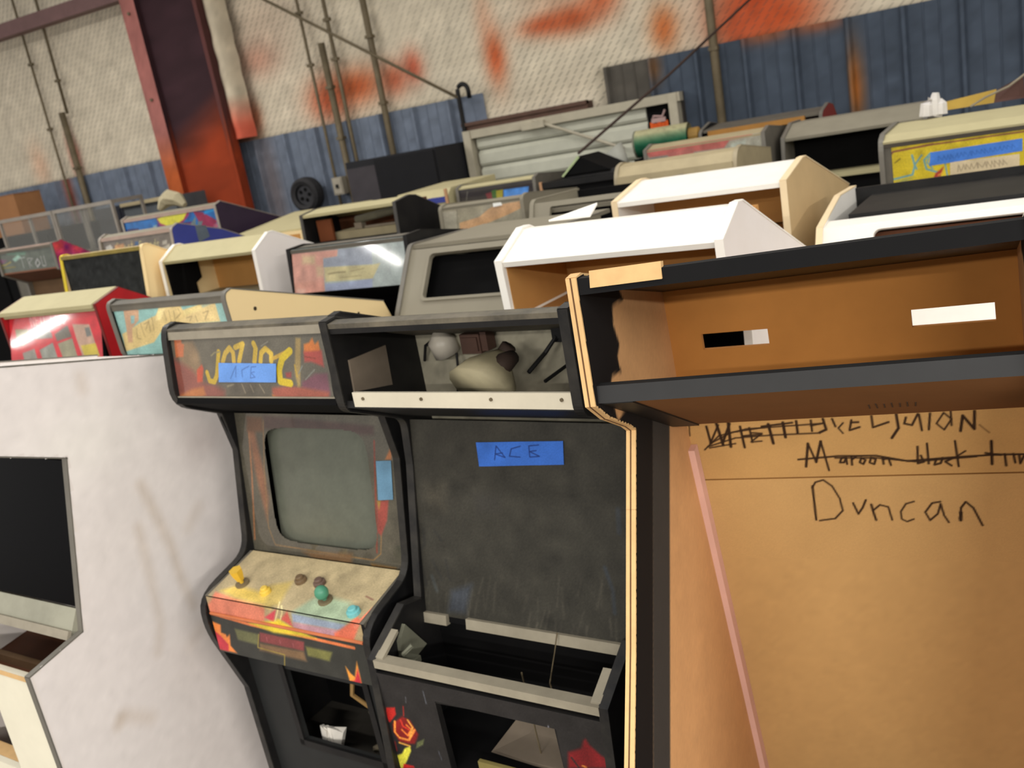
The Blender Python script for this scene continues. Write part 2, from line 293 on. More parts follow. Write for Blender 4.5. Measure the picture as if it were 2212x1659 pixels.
('l',(48,32,20),4,[(0.369,0.877),(0.365,0.866),(0.373,0.862),(0.377,0.873),(0.369,0.877)]),
('l',(48,32,20),4,[(0.39,0.877),(0.39,0.862)]),
('l',(48,32,20),4,[(0.39,0.872),(0.4,0.875),(0.403,0.859)]),
('l',(48,32,20),4,[(0.454,0.898),(0.451,0.861),(0.462,0.864),(0.458,0.878)]),
('l',(48,32,20),4.0,[(0.471,0.904),(0.47,0.86)]),
('l',(48,32,20),4.0,[(0.484,0.87),(0.48,0.857),(0.491,0.86),(0.495,0.871)]),
('l',(48,32,20),4.0,[(0.51,0.869),(0.499,0.863),(0.509,0.854)]),
('l',(48,32,20),4.0,[(0.519,0.907),(0.521,0.852)]),
('l',(48,32,20),3,[(0.521,0.875),(0.535,0.885)]),
('l',(48,32,20),5,[(0.579,0.904),(0.577,0.855)]),
('l',(48,32,20),4,[(0.568,0.879),(0.592,0.874)]),
('l',(48,32,20),4.0,[(0.599,0.875),(0.6,0.851)]),
('l',(48,32,20),4.0,[(0.613,0.875),(0.615,0.857)]),
('l',(48,32,20),4.0,[(0.622,0.873),(0.623,0.855),(0.63,0.871)]),
('l',(48,32,20),5,[(0.059,0.964),(0.061,0.924)]),
('l',(48,32,20),4,[(0.06,0.924),(0.084,0.966)]),
('l',(48,32,20),6,[(0.081,0.97),(0.086,0.919)]),
('l',(48,32,20),5,[(0.085,0.922),(0.108,0.968)]),
('l',(48,32,20),6,[(0.106,0.976),(0.101,0.914)]),
('l',(48,32,20),5,[(0.128,0.96),(0.129,0.911)]),
('l',(48,32,20),4.0,[(0.146,0.956),(0.147,0.923)]),
('l',(48,32,20),4.0,[(0.131,0.938),(0.168,0.94)]),
('l',(48,32,20),3,[(0.147,0.945),(0.169,0.942),(0.144,0.923),(0.166,0.924)]),
('l',(48,32,20),6,[(0.185,0.962),(0.188,0.918)]),
('l',(48,32,20),4.0,[(0.171,0.958),(0.232,0.963)]),
('l',(48,32,20),6,[(0.214,0.964),(0.214,0.931)]),
('l',(48,32,20),5,[(0.24,0.966),(0.239,0.94)]),
('l',(48,32,20),4,[(0.268,0.966),(0.267,0.942)]),
('l',(48,32,20),3,[(0.266,0.954),(0.29,0.958)]),
('l',(48,32,20),5,[(0.291,0.968),(0.294,0.944),(0.281,0.938)]),
('l',(48,32,20),4.0,[(0.308,0.967),(0.312,0.95)]),
('l',(48,32,20),3,[(0.327,0.957),(0.317,0.946),(0.324,0.934)]),
('l',(48,32,20),4.0,[(0.343,0.962),(0.337,0.94),(0.356,0.946)]),
('l',(48,32,20),4.0,[(0.342,0.957),(0.355,0.957)]),
('l',(48,32,20),4,[(0.38,0.969),(0.38,0.944),(0.409,0.954)]),
('l',(48,32,20),5,[(0.424,0.97),(0.425,0.94),(0.411,0.919)]),
('l',(48,32,20),4,[(0.44,0.962),(0.436,0.949),(0.449,0.945),(0.461,0.968)]),
('l',(48,32,20),4,[(0.463,0.967),(0.465,0.933)]),
('l',(48,32,20),4.0,[(0.482,0.968),(0.477,0.934)]),
('l',(48,32,20),3,[(0.505,0.968),(0.491,0.946),(0.503,0.932),(0.517,0.954),(0.505,0.968)]),
('l',(48,32,20),3.5,[(0.517,0.974),(0.516,0.941)]),
('l',(48,32,20),5,[(0.53,0.928),(0.536,0.96),(0.553,0.931),(0.556,0.968)]),
('l',(120,90,55),2.5,[(0.562,0.939),(0.577,0.922)]),
('l',(48,32,20),3,[(0.045,0.909),(0.081,0.941),(0.14,0.954),(0.29,0.958)]),
('l',(48,32,20),3,[(0.053,0.916),(0.114,0.934),(0.186,0.937),(0.281,0.937)]),
('l',(48,32,20),3,[(0.061,0.924),(0.107,0.947),(0.189,0.957)]),
('l',(48,32,20),2.5,[(0.024,0.973),(0.02,0.944)]),
('l',(48,32,20),3,[(0.056,0.913),(0.112,0.921)])],
'ng_m':[('p',(200,85,90),3,[(0.158,0.223),(0.419,0.22),(0.416,0.168),(0.174,0.169)]),
('p',(200,110,115),3,[(-0.038,0.218),(0.017,0.22),(0.005,0.196),(-0.032,0.198)]),
('p',(132,115,68),3,[(0.061,0.165),(0.151,0.161),(0.167,0.111),(0.112,0.092),(0.072,0.102)]),
('p',(120,108,98),3,[(0.191,0.164),(0.286,0.162),(0.314,0.136),(0.32,0.115),(0.203,0.115)]),
('p',(105,98,86),3,[(0.413,0.16),(0.425,0.16),(0.446,0.114),(0.348,0.1),(0.334,0.13)]),
('p',(178,145,125),3,[(0.455,0.166),(0.564,0.16),(0.618,0.027),(0.513,0.02),(0.474,0.108)]),
('p',(192,172,62),3,[(0.503,0.075),(0.596,0.081),(0.618,0.029),(0.522,0.026)]),
('p',(110,110,105),3,[(0.534,0.146),(0.563,0.149),(0.575,0.113),(0.543,0.109)]),
('p',(137,132,122),3,[(0.104,0.06),(0.19,0.075),(0.21,0.021),(0.116,0.013)]),
('p',(137,138,128),3,[(0.224,0.069),(0.318,0.096),(0.348,0.024),(0.245,0.017)]),
('p',(140,135,110),3,[(0.351,0.09),(0.449,0.109),(0.481,0.019),(0.385,0.016)]),
('l',(228,160,160),2.6,[(0.18,0.17),(0.169,0.221),(0.203,0.17),(0.192,0.221)]),
('l',(228,160,160),2.6,[(0.228,0.22),(0.205,0.22),(0.216,0.17),(0.239,0.17)]),
('l',(228,160,160),2.6,[(0.211,0.195),(0.228,0.195)]),
('l',(228,160,160),2.6,[(0.263,0.17),(0.248,0.185),(0.244,0.205),(0.252,0.22),(0.267,0.205),(0.271,0.185),(0.263,0.17)]),
('l',(228,160,160),2.6,[(0.335,0.211),(0.322,0.219),(0.314,0.204),(0.318,0.184),(0.333,0.17),(0.342,0.179),(0.338,0.194),(0.329,0.194)]),
('l',(228,160,160),2.6,[(0.367,0.218),(0.345,0.219),(0.356,0.169),(0.378,0.169)]),
('l',(228,160,160),2.6,[(0.351,0.194),(0.367,0.194)]),
('l',(228,160,160),2.6,[(0.401,0.169),(0.387,0.184),(0.383,0.203),(0.391,0.218),(0.405,0.203),(0.409,0.184),(0.401,0.169)])],
'ph_m':[('p',(215,190,130),2,[(0.029,0.087),(0.056,0.094),(0.148,0.123),(0.247,0.146),(0.267,0.162),(0.288,0.189),(0.387,0.185),(0.398,0.158),(0.493,0.173),(0.567,0.188),(0.567,0.11),(0.362,0.109),(0.28,0.107),(0.194,0.05),(0.02,0.021)]),
('p',(232,212,150),2,[(0.267,0.162),(0.288,0.189),(0.387,0.185),(0.387,0.172),(0.307,0.168),(0.27,0.131),(0.238,0.127)]),
('p',(225,205,140),3,[(0.4,0.156),(0.493,0.171),(0.492,0.151),(0.395,0.139)]),
('p',(195,155,122),2,[(0.081,0.182),(0.134,0.189),(0.164,0.168),(0.147,0.133),(0.096,0.105),(0.075,0.054),(0.049,0.053),(0.065,0.112)]),
('p',(140,180,178),2,[(0.11,0.152),(0.133,0.151),(0.118,0.124),(0.098,0.122)]),
('p',(165,175,150),3,[(0.494,0.169),(0.552,0.183),(0.556,0.173),(0.501,0.16)]),
('l',(172,150,102),4,[(0.121,0.104),(0.109,0.068),(0.127,0.065)]),
('l',(172,150,102),4,[(0.151,0.122),(0.151,0.096),(0.155,0.072)]),
('l',(172,150,102),4,[(0.17,0.118),(0.199,0.126),(0.169,0.096)]),
('l',(172,150,102),4,[(0.201,0.13),(0.192,0.087)]),
('l',(172,150,102),4,[(0.224,0.141),(0.214,0.094)]),
('l',(172,150,102),4,[(0.297,0.157),(0.297,0.126)]),
('l',(172,150,102),4,[(0.324,0.16),(0.321,0.121)]),
('l',(172,150,102),4,[(0.349,0.158),(0.342,0.122)]),
('l',(172,150,102),4,[(0.375,0.165),(0.382,0.147),(0.351,0.131)]),
('l',(172,150,102),4,[(0.405,0.13),(0.435,0.135),(0.416,0.117)]),
('l',(172,150,102),4,[(0.453,0.136),(0.455,0.115)]),
('l',(172,150,102),4,[(0.494,0.143),(0.524,0.149),(0.496,0.12)])],
'lp_m':[('p',(192,140,125),4,[(0.018,0.181),(0.215,0.177),(0.292,0.175),(0.283,0.145),(0.205,0.145),(0.197,-0.005),(0.366,-0.003),(0.364,-0.024),(0.001,-0.002)]),
('p',(190,165,130),10,[(0.085,0.166),(0.158,0.16),(0.154,0.124),(0.081,0.13)]),
('p',(190,160,130),10,[(0.159,0.115),(0.207,0.111),(0.202,0.067),(0.16,0.07)]),
('p',(200,160,145),6,[(0.036,0.024),(0.086,0.02),(0.077,-0.002),(0.033,0.001)]),
('p',(138,145,158),2,[(0.205,0.142),(0.289,0.147),(0.292,0.175),(0.476,0.172),(0.474,0.099),(0.201,0.106)]),
('p',(178,168,125),3,[(0.207,0.106),(0.474,0.097),(0.516,0.1),(0.468,0.039),(0.205,0.044)]),
('p',(140,150,175),2,[(0.201,0.035),(0.335,0.035),(0.468,0.039),(0.463,-0.004),(0.201,0.002)]),
('l',(136,126,90),7,[(0.227,0.076),(0.275,0.079),(0.323,0.078)]),
('l',(150,140,100),4,[(0.352,0.078),(0.427,0.085)]),
('l',(150,140,100),4,[(0.29,0.056),(0.407,0.056)])],
'tr_m':[('p',(130,165,150),5,[(0.157,0.097),(0.234,0.12),(0.267,0.101),(0.183,0.078)]),
('l',(140,125,50),7,[(-0.008,0.065),(0.067,0.067),(0.134,0.082)]),
('l',(110,100,40),8,[(-0.017,0.048),(0.166,0.046)]),
('p',(110,70,95),8,[(0.017,0.109),(0.097,0.094),(0.043,0.077),(0.001,0.081)]),
('p',(90,125,105),8,[(0.1,0.152),(0.333,0.132),(0.309,0.113),(0.117,0.13)]),
('l',(160,165,160),5,[(0.26,0.101),(0.258,0.031)]),
('l',(140,150,145),5,[(0.221,0.096),(0.3,0.098)]),
('l',(150,150,148),5,[(0.324,0.089),(0.327,0.027)]),
('l',(150,150,148),4,[(0.328,0.089),(0.381,0.085),(0.33,0.06),(0.352,0.036)]),
('l',(170,170,170),7,[(0.43,0.078),(0.397,0.052),(0.407,0.027),(0.446,0.049),(0.43,0.078)]),
('l',(160,160,158),5,[(0.474,0.091),(0.467,0.03),(0.503,0.028),(0.506,0.092)])],
'gr_m':[('p',(175,125,85),6,[(0.138,0.115),(0.225,0.118),(0.217,0.058),(0.115,0.044)]),
('p',(168,165,158),3,[(0.051,0.115),(0.097,0.122),(0.115,0.102),(0.081,0.074),(0.04,0.081)]),
('p',(160,155,145),3,[(0.582,0.101),(0.622,0.104),(0.615,0.079),(0.575,0.079)]),
('p',(155,150,138),4,[(0.564,0.062),(0.638,0.081),(0.639,0.048),(0.561,0.032)]),
('l',(185,178,90),7,[(0.192,0.055),(0.322,0.049)]),
('p',(110,150,168),5,[(0.43,0.055),(0.509,0.048),(0.511,-0.001),(0.431,0.021)]),
('p',(130,90,95),5,[(0.364,0.068),(0.549,0.067),(0.549,0.048),(0.441,0.054)]),
('p',(50,75,110),3,[(0.333,0.12),(0.367,0.117),(0.348,0.073),(0.319,0.076)]),
('l',(190,170,110),3.5,[(0.175,0.119),(0.166,0.127),(0.15,0.111),(0.144,0.088),(0.151,0.071),(0.165,0.082),(0.17,0.099),(0.16,0.099)]),
('l',(190,170,110),3.5,[(0.177,0.071),(0.187,0.107)]),
('l',(190,170,110),3.5,[(0.184,0.096),(0.196,0.107),(0.203,0.104)]),
('l',(190,170,110),3.5,[(0.216,0.089),(0.236,0.089),(0.236,0.105),(0.226,0.105),(0.215,0.087),(0.218,0.07),(0.232,0.076)]),
('l',(190,170,110),3.5,[(0.275,0.106),(0.266,0.07)]),
('l',(190,170,110),3.5,[(0.273,0.098),(0.266,0.106),(0.251,0.089),(0.253,0.07),(0.269,0.081)]),
('l',(190,170,110),3.5,[(0.304,0.125),(0.291,0.075),(0.297,0.069)]),
('l',(190,170,110),3.5,[(0.29,0.106),(0.308,0.105)]),
('l',(192,185,125),3.5,[(0.39,0.112),(0.381,0.12),(0.37,0.11),(0.371,0.096),(0.382,0.087),(0.381,0.073),(0.37,0.065),(0.361,0.073)]),
('l',(192,185,125),3.5,[(0.398,0.101),(0.398,0.065),(0.408,0.092),(0.408,0.065),(0.421,0.1)]),
('l',(192,185,125),3.5,[(0.436,0.064),(0.429,0.075),(0.431,0.089),(0.442,0.1),(0.449,0.089),(0.447,0.075),(0.436,0.064)]),
('l',(192,185,125),3.5,[(0.46,0.064),(0.467,0.1)]),
('l',(192,185,125),3.5,[(0.465,0.089),(0.474,0.1),(0.481,0.097)]),
('l',(192,185,125),3.5,[(0.519,0.118),(0.509,0.064)]),
('l',(192,185,125),3.5,[(0.513,0.088),(0.506,0.099),(0.494,0.083),(0.497,0.064),(0.511,0.074)]),
('l',(192,185,125),3.5,[(0.546,0.093),(0.538,0.099),(0.529,0.091),(0.54,0.074),(0.532,0.063),(0.523,0.069)])],
'qp_m':[('p',(45,30,75),4,[(0.028,0.115),(0.161,0.111),(0.143,0.067),(0.022,0.07)]),
('p',(85,35,85),4,[(0.368,0.107),(0.735,0.1),(0.712,0.042),(0.35,0.065)]),
('p',(60,40,110),4,[(0.368,0.125),(0.432,0.114),(0.414,0.072),(0.354,0.073)]),
('p',(140,40,80),3,[(0.371,0.165),(0.727,0.178),(0.714,0.145),(0.64,0.106),(0.466,0.084),(0.394,0.105)]),
('p',(195,190,50),2,[(0.382,0.157),(0.407,0.121),(0.471,0.097),(0.558,0.097),(0.647,0.122),(0.713,0.176),(0.571,0.178)]),
('l',(160,150,40),5,[(0.548,0.155),(0.528,0.122)]),
('p',(130,35,70),4,[(0.762,0.17),(0.85,0.152),(0.979,0.079),(0.897,0.028),(0.806,0.037),(0.789,0.107)]),
('p',(20,125,185),3,[(0.893,0.181),(0.99,0.191),(0.967,0.148),(0.862,0.134)]),
('p',(35,70,130),3,[(0.681,0.127),(0.75,0.172),(0.743,0.138),(0.687,0.11)]),
('p',(98,114,118),3,[(0.78,0.134),(0.702,0.082),(0.645,0.035),(0.688,-0.021),(0.751,0.06)]),
('p',(90,105,112),3,[(0.784,0.095),(0.835,0.094),(0.81,0.062),(0.773,0.066)]),
('p',(110,140,150),3,[(0.322,0.112),(0.365,0.117),(0.341,0.075),(0.307,0.078)]),
('p',(165,90,110),4,[(0.926,0.055),(0.968,0.067),(0.969,0.037),(0.93,0.033)]),
('p',(50,40,75),4,[(0.868,0.197),(0.923,0.178),(0.872,0.158),(0.793,0.167)])],
'tg_m':[('p',(182,142,102),2,[(0.115,0.079),(0.244,0.097),(0.299,0.127),(0.345,0.144),(0.565,0.152),(0.513,0.118),(0.414,0.089),(0.307,0.064),(0.111,0.024)]),
('p',(150,145,130),2,[(0.017,0.147),(0.107,0.142),(0.089,0.008),(0.004,0.005)]),
('l',(95,92,82),3,[(0.116,0.173),(0.095,0.007)])],
'vc_m':[('p',(115,42,50),3,[(0.206,0.056),(0.25,0.063),(0.251,0.021),(0.215,0.025)]),
('p',(55,92,42),2,[(0.251,0.069),(0.288,0.073),(0.28,0.023),(0.251,0.021)]),
('p',(152,142,42),2,[(0.283,0.065),(0.333,0.068),(0.321,0.018),(0.278,0.015)]),
('p',(70,128,200),2,[(0.336,0.065),(0.509,0.063),(0.498,0.018),(0.329,0.022)]),
('l',(110,108,98),4,[(0.08,0.084),(0.063,0.031)])],
'zp_m':[('p',(165,85,80),5,[(0.003,0.137),(0.168,0.151),(0.621,0.155),(0.611,0.128),(0.491,0.121),(0.457,0.086),(0.03,0.095)]),
('p',(105,120,152),4,[(0.164,0.061),(0.341,0.081),(0.493,0.074),(0.482,0.046),(0.169,0.042)]),
('p',(160,90,85),3,[(0.137,0.103),(0.29,0.111),(0.286,0.081),(0.142,0.079)]),
('p',(100,100,98),8,[(0.029,0.088),(0.127,0.089),(0.155,0.055),(0.024,0.058)]),
('p',(150,155,145),4,[(0.496,0.102),(0.58,0.112),(0.557,0.043),(0.498,0.051)])],
'kc_m':[('l',(125,75,55),8,[(0.205,0.173),(0.054,0.164),(0.035,0.144),(0.033,0.038),(0.044,0.025),(0.524,0.036)]),
('l',(130,80,58),6,[(0.205,0.172),(0.528,0.174)]),
('p',(150,150,80),4,[(0.051,0.044),(0.13,0.051),(0.091,0.034)]),
('l',(105,150,152),8,[(0.125,0.14),(0.133,0.097),(0.122,0.061),(0.046,0.051)]),
('l',(105,150,152),7,[(0.161,0.135),(0.133,0.1),(0.139,0.082)]),
('l',(105,150,150),8,[(0.195,0.139),(0.169,0.114),(0.176,0.077),(0.214,0.06)]),
('l',(110,150,150),6,[(0.19,0.131),(0.18,0.104),(0.199,0.076)]),
('l',(110,150,150),6,[(0.246,0.09),(0.252,0.038)]),
('p',(155,55,42),3,[(0.208,0.055),(0.241,0.079),(0.226,0.042),(0.197,0.031)]),
('l',(200,140,60),4,[(0.218,0.046),(0.234,0.055)]),
('l',(90,80,30),4,[(0.059,0.118),(0.079,0.132)])],
}
TAPES= {'jo': [(0.19, 0.0536), (0.4038, 0.052), (0.4137, 0.0992), (0.2008, 0.1045)], 'job': [(0.5306, 0.1858), (0.5828, 0.1908), (0.5917, 0.2952), (0.5401, 0.2916)], 'crt': [(0.0906, 0.0391), (0.4992, 0.0406), (0.5376, 0.3583), (0.1482, 0.38)], 'ac': [(0.2194, 0.3257), (0.4508, 0.3403), (0.4526, 0.3936), (0.2155, 0.3832)], 'ac_A': [(0.2636, 0.3439), (0.2724, 0.3828), (0.2939, 0.3495), (0.2669, 0.3603), (0.2881, 0.3626)], 'ac_C': [(0.338, 0.3805), (0.3134, 0.3738), (0.3064, 0.353), (0.3353, 0.3497)], 'ac_E': [(0.3887, 0.3835), (0.3618, 0.3812), (0.3624, 0.3494), (0.3893, 0.351), (0.3621, 0.3653), (0.3807, 0.3674)], 'jo_A': [(0.239, 0.0622), (0.2597, 0.0969), (0.2592, 0.0664)], 'jo_C': [(0.3099, 0.0962), (0.2825, 0.0857), (0.2845, 0.0662)], 'jo_E': [(0.3376, 0.0957), (0.3187, 0.0939), (0.3152, 0.0638), (0.3341, 0.0658), (0.3169, 0.0788), (0.3313, 0.0808)], 'kc1': [(0.187, 0.0879), (0.5203, 0.1019), (0.5218, 0.1496), (0.1953, 0.1414)], 'kc2': [(0.2615, 0.0344), (0.5089, 0.0376), (0.5105, 0.0913), (0.2646, 0.0927)], 'pink': [(0.0168, 0.9305), (0.0395, 0.8418)], 'seam': [(0.0395, 0.8418), (0.6276, 0.8322)], 'duleft': [(-0.0179, 0.9715), (-0.2323, -0.044)], 'hole_ac': [(0.181, 0.6241), (0.4944, 0.6393), (0.4963, 0.508), (0.1969, 0.4279)], 'hole_jo': [(0.1666, 0.4636), (0.4623, 0.4553), (0.4165, 0.2208), (0.1821, 0.2403)], 'slot1': [(0.0835, 0.1214), (0.2091, 0.1192), (0.2134, 0.1512), (0.0905, 0.1542)], 'slot2': [(0.4651, 0.1282), (0.6006, 0.1243), (0.603, 0.1596), (0.4663, 0.1582)], 'white': [(0.3383, 0.1369), (0.3919, 0.1403), (0.386, 0.1549), (0.3386, 0.1556)], 'gh': [(0.1272, 0.0539), (0.5294, 0.0619), (0.4993, 0.2476), (0.1207, 0.2323)], 'ug': [(0.0837, 0.0266), (0.4122, 0.0297), (0.3997, 0.0996), (0.0884, 0.0893)], 'w3': [(0.1614, 0.0588), (0.5613, 0.0214), (0.5629, 0.0683), (0.1703, 0.1022)], 'w3b': [(-0.0011, 0.043), (0.0003, 0.0983), (0.545, 0.1102)]}
CT= {'y_stick': (0.1148, 0.061), 'y_btn': (0.2221, 0.0454), 's1': (0.3048, 0.1039), 's2': (0.3746, 0.1044), 'g_stick': (0.4394, 0.0512), 'c_btn': (0.5555, 0.0281)}

# ------------------------------------------------------------------ materials
def lin(c):
    f = lambda v: (v/12.92 if v <= .04045 else ((v+.055)/1.055)**2.4)
    return tuple(f(v/255.) for v in c)
MATS = {}
def mat(name, rgb, rough=.6, metal=0., spec=.35, dust=.10, dust_rgb=None, scale=9., bump=.0, coat=0.):
    if name in MATS: return MATS[name]
    M = bpy.data.materials.new(name); M.use_nodes = True; nt = M.node_tree; b = nt.nodes['Principled BSDF']
    a = lin(rgb); d = lin(dust_rgb) if dust_rgb else tuple(v*(1-2.2*dust) for v in a)
    tc = nt.nodes.new('ShaderNodeTexCoord')
    n = nt.nodes.new('ShaderNodeTexNoise'); n.inputs['Scale'].default_value = scale; n.inputs['Detail'].default_value = 5
    n.inputs['Roughness'].default_value = .65
    nt.links.new(tc.outputs['Object'], n.inputs['Vector'])
    r = nt.nodes.new('ShaderNodeValToRGB'); r.color_ramp.elements[0].position = .34; r.color_ramp.elements[1].position = .70
    r.color_ramp.elements[0].color = (*a, 1); r.color_ramp.elements[1].color = (*d, 1)
    if dust_rgb:
        r.color_ramp.elements[1].color = (*[x*(1-min(1, dust*5))+y*min(1, dust*5) for x, y in zip(a, d)], 1)
    nt.links.new(n.outputs['Fac'], r.inputs[0]); nt.links.new(r.outputs[0], b.inputs['Base Color'])
    b.inputs['Roughness'].default_value = rough; b.inputs['Metallic'].default_value = metal
    b.inputs['Specular IOR Level'].default_value = spec; b.inputs['Coat Weight'].default_value = coat; b.inputs['Coat Roughness'].default_value = .08
    if bump:
        n2 = nt.nodes.new('ShaderNodeTexNoise'); n2.inputs['Scale'].default_value = scale*14; n2.inputs['Detail'].default_value = 3
        nt.links.new(tc.outputs['Object'], n2.inputs['Vector'])
        bp = nt.nodes.new('ShaderNodeBump'); bp.inputs['Strength'].default_value = bump; bp.inputs['Distance'].default_value = .004
        nt.links.new(n2.outputs['Fac'], bp.inputs['Height']); nt.links.new(bp.outputs[0], b.inputs['Normal'])
    MATS[name] = M
    return M
def print_mat(name, rough=.5, spec=.4, coat=0., ticks=False):
    """colour comes from the printed colour attribute of the sheet"""
    if name in MATS: return MATS[name]
    M = bpy.data.materials.new(name); M.use_nodes = True; nt = M.node_tree; b = nt.nodes['Principled BSDF']
    at = nt.nodes.new('ShaderNodeAttribute'); at.attribute_name = 'ink'
    src = at.outputs['Color']
    if ticks:   # chicken wire drawn over the insulation facing
        tc = nt.nodes.new('ShaderNodeTexCoord'); sx = nt.nodes.new('ShaderNodeSeparateXYZ'); nt.links.new(tc.outputs['Object'], sx.inputs[0])
        def mth(op, a, bv, cl=False):
            n = nt.nodes.new('ShaderNodeMath'); n.operation = op
            for i, v in enumerate((a, bv)):
                if v is None: continue
                if isinstance(v, (int, float)): n.inputs[i].default_value = v
                else: nt.links.new(v, n.inputs[i])
            return n.outputs[0]
        X, Z = sx.outputs['X'], sx.outputs['Z']
        row = mth('FLOOR', mth('DIVIDE', Z, .044), None)
        xs = mth('ADD', mth('DIVIDE', X, .062), mth('MULTIPLY', row, .5))
        fz = mth('FRACT', mth('DIVIDE', Z, .044), None); fx = mth('FRACT', xs, None)
        dd = mth('ABSOLUTE', mth('SUBTRACT', mth('MULTIPLY', mth('SUBTRACT', fx, .22), 1.35), fz), None)
        tick = mth('MULTIPLY', mth('LESS_THAN', dd, .15), mth('LESS_THAN', mth('ABSOLUTE', mth('SUBTRACT', fz, .5), None), .36))
        ns = nt.nodes.new('ShaderNodeTexNoise'); ns.inputs['Scale'].default_value = 1.1; nt.links.new(tc.outputs['Object'], ns.inputs['Vector'])
        tick = mth('MULTIPLY', tick, mth('MULTIPLY', ns.outputs['Fac'], .72))
        mx = nt.nodes.new('ShaderNodeMix'); mx.data_type = 'RGBA'; nt.links.new(tick, mx.inputs[0])
        nt.links.new(src, mx.inputs[6]); mx.inputs[7].default_value = (.075, .065, .05, 1); src = mx.outputs[2]
    nt.links.new(src, b.inputs['Base Color'])
    b.inputs['Roughness'].default_value = rough; b.inputs['Specular IOR Level'].default_value = spec
    b.inputs['Coat Weight'].default_value = coat; b.inputs['Coat Roughness'].default_value = .06
    MATS[name] = M
    return M

white = mat('white_laminate', (238, 234, 226), .42, dust=.03)
white_dirty = mat('white_painted_board', (228, 221, 217), .55, dust=.05, dust_rgb=(205, 192, 178), scale=4)
tan = mat('tan_board', (196, 168, 124), .7, dust=.04)
mdf = mat('raw_fibreboard', (186, 136, 78), .8, dust=.06, scale=5, spec=.15)
mdf_dark = mat('raw_fibreboard_shaded', (124, 86, 54), .85, dust=.06, scale=5, spec=.1)  # darker copy: shade on the downward-facing speaker panel put into the colour
ply = mat('plywood_edge', (214, 176, 124), .75, dust=.08, scale=20, spec=.15)
black = mat('black_painted_wood', (15, 15, 17), .5, spec=.25, dust=.12, dust_rgb=(40, 38, 36), scale=6)
black_flat = mat('black_flat_board', (8, 8, 9), .85, spec=.12, dust=.08, dust_rgb=(18, 17, 17))
black_gloss = mat('black_glass', (3, 3, 5), .3, spec=.06, dust=.0)
rubber = mat('black_edge_moulding', (20, 20, 22), .45, spec=.3, dust=.15, dust_rgb=(58, 55, 50), scale=12)
grey_trim = mat('grey_edge_moulding', (112, 108, 100), .5, dust=.08)
grey = mat('grey_laminate', (132, 126, 110), .55, dust=.06, dust_rgb=(112, 105, 91), scale=5)
grey_dark = mat('grey_dusty_board', (92, 88, 80), .7, dust=.1, dust_rgb=(120, 112, 98))
cream = mat('cream_dusty_top', (184, 175, 136), .75, dust=.08, dust_rgb=(160, 150, 116), scale=6)
cream_side = mat('cream_side_board', (238, 212, 160), .65, dust=.04, dust_rgb=(226, 198, 146), scale=4)
yellow_trim = mat('yellow_edge_moulding', (225, 200, 40), .4, dust=.08)
red = mat('red_laminate', (176, 30, 36), .4, dust=.08)
dust_strip = mat('dusty_metal_strip', (148, 140, 124), .6, metal=.0, dust=.1, dust_rgb=(112, 106, 94), scale=16)
metal = mat('bare_metal', (168, 164, 156), .35, metal=.8, dust=.08)
conduit_m = mat('rusty_conduit_steel', (112, 100, 78), .6, metal=.3, dust=.15)
tape_m = print_mat('blue_masking_tape', .8, .15)
ink_m = print_mat('printed_artwork', .45, .35)
ink_glossy = print_mat('printed_artwork_behind_acrylic', .5, .3, coat=1.0)
ink_rough = print_mat('painted_board', .8, .15)
brown = mat('brown_stained_wood', (92, 52, 28), .7, dust=.1)
navy = mat('blue_laminate', (52, 62, 140), .6, dust=.06)

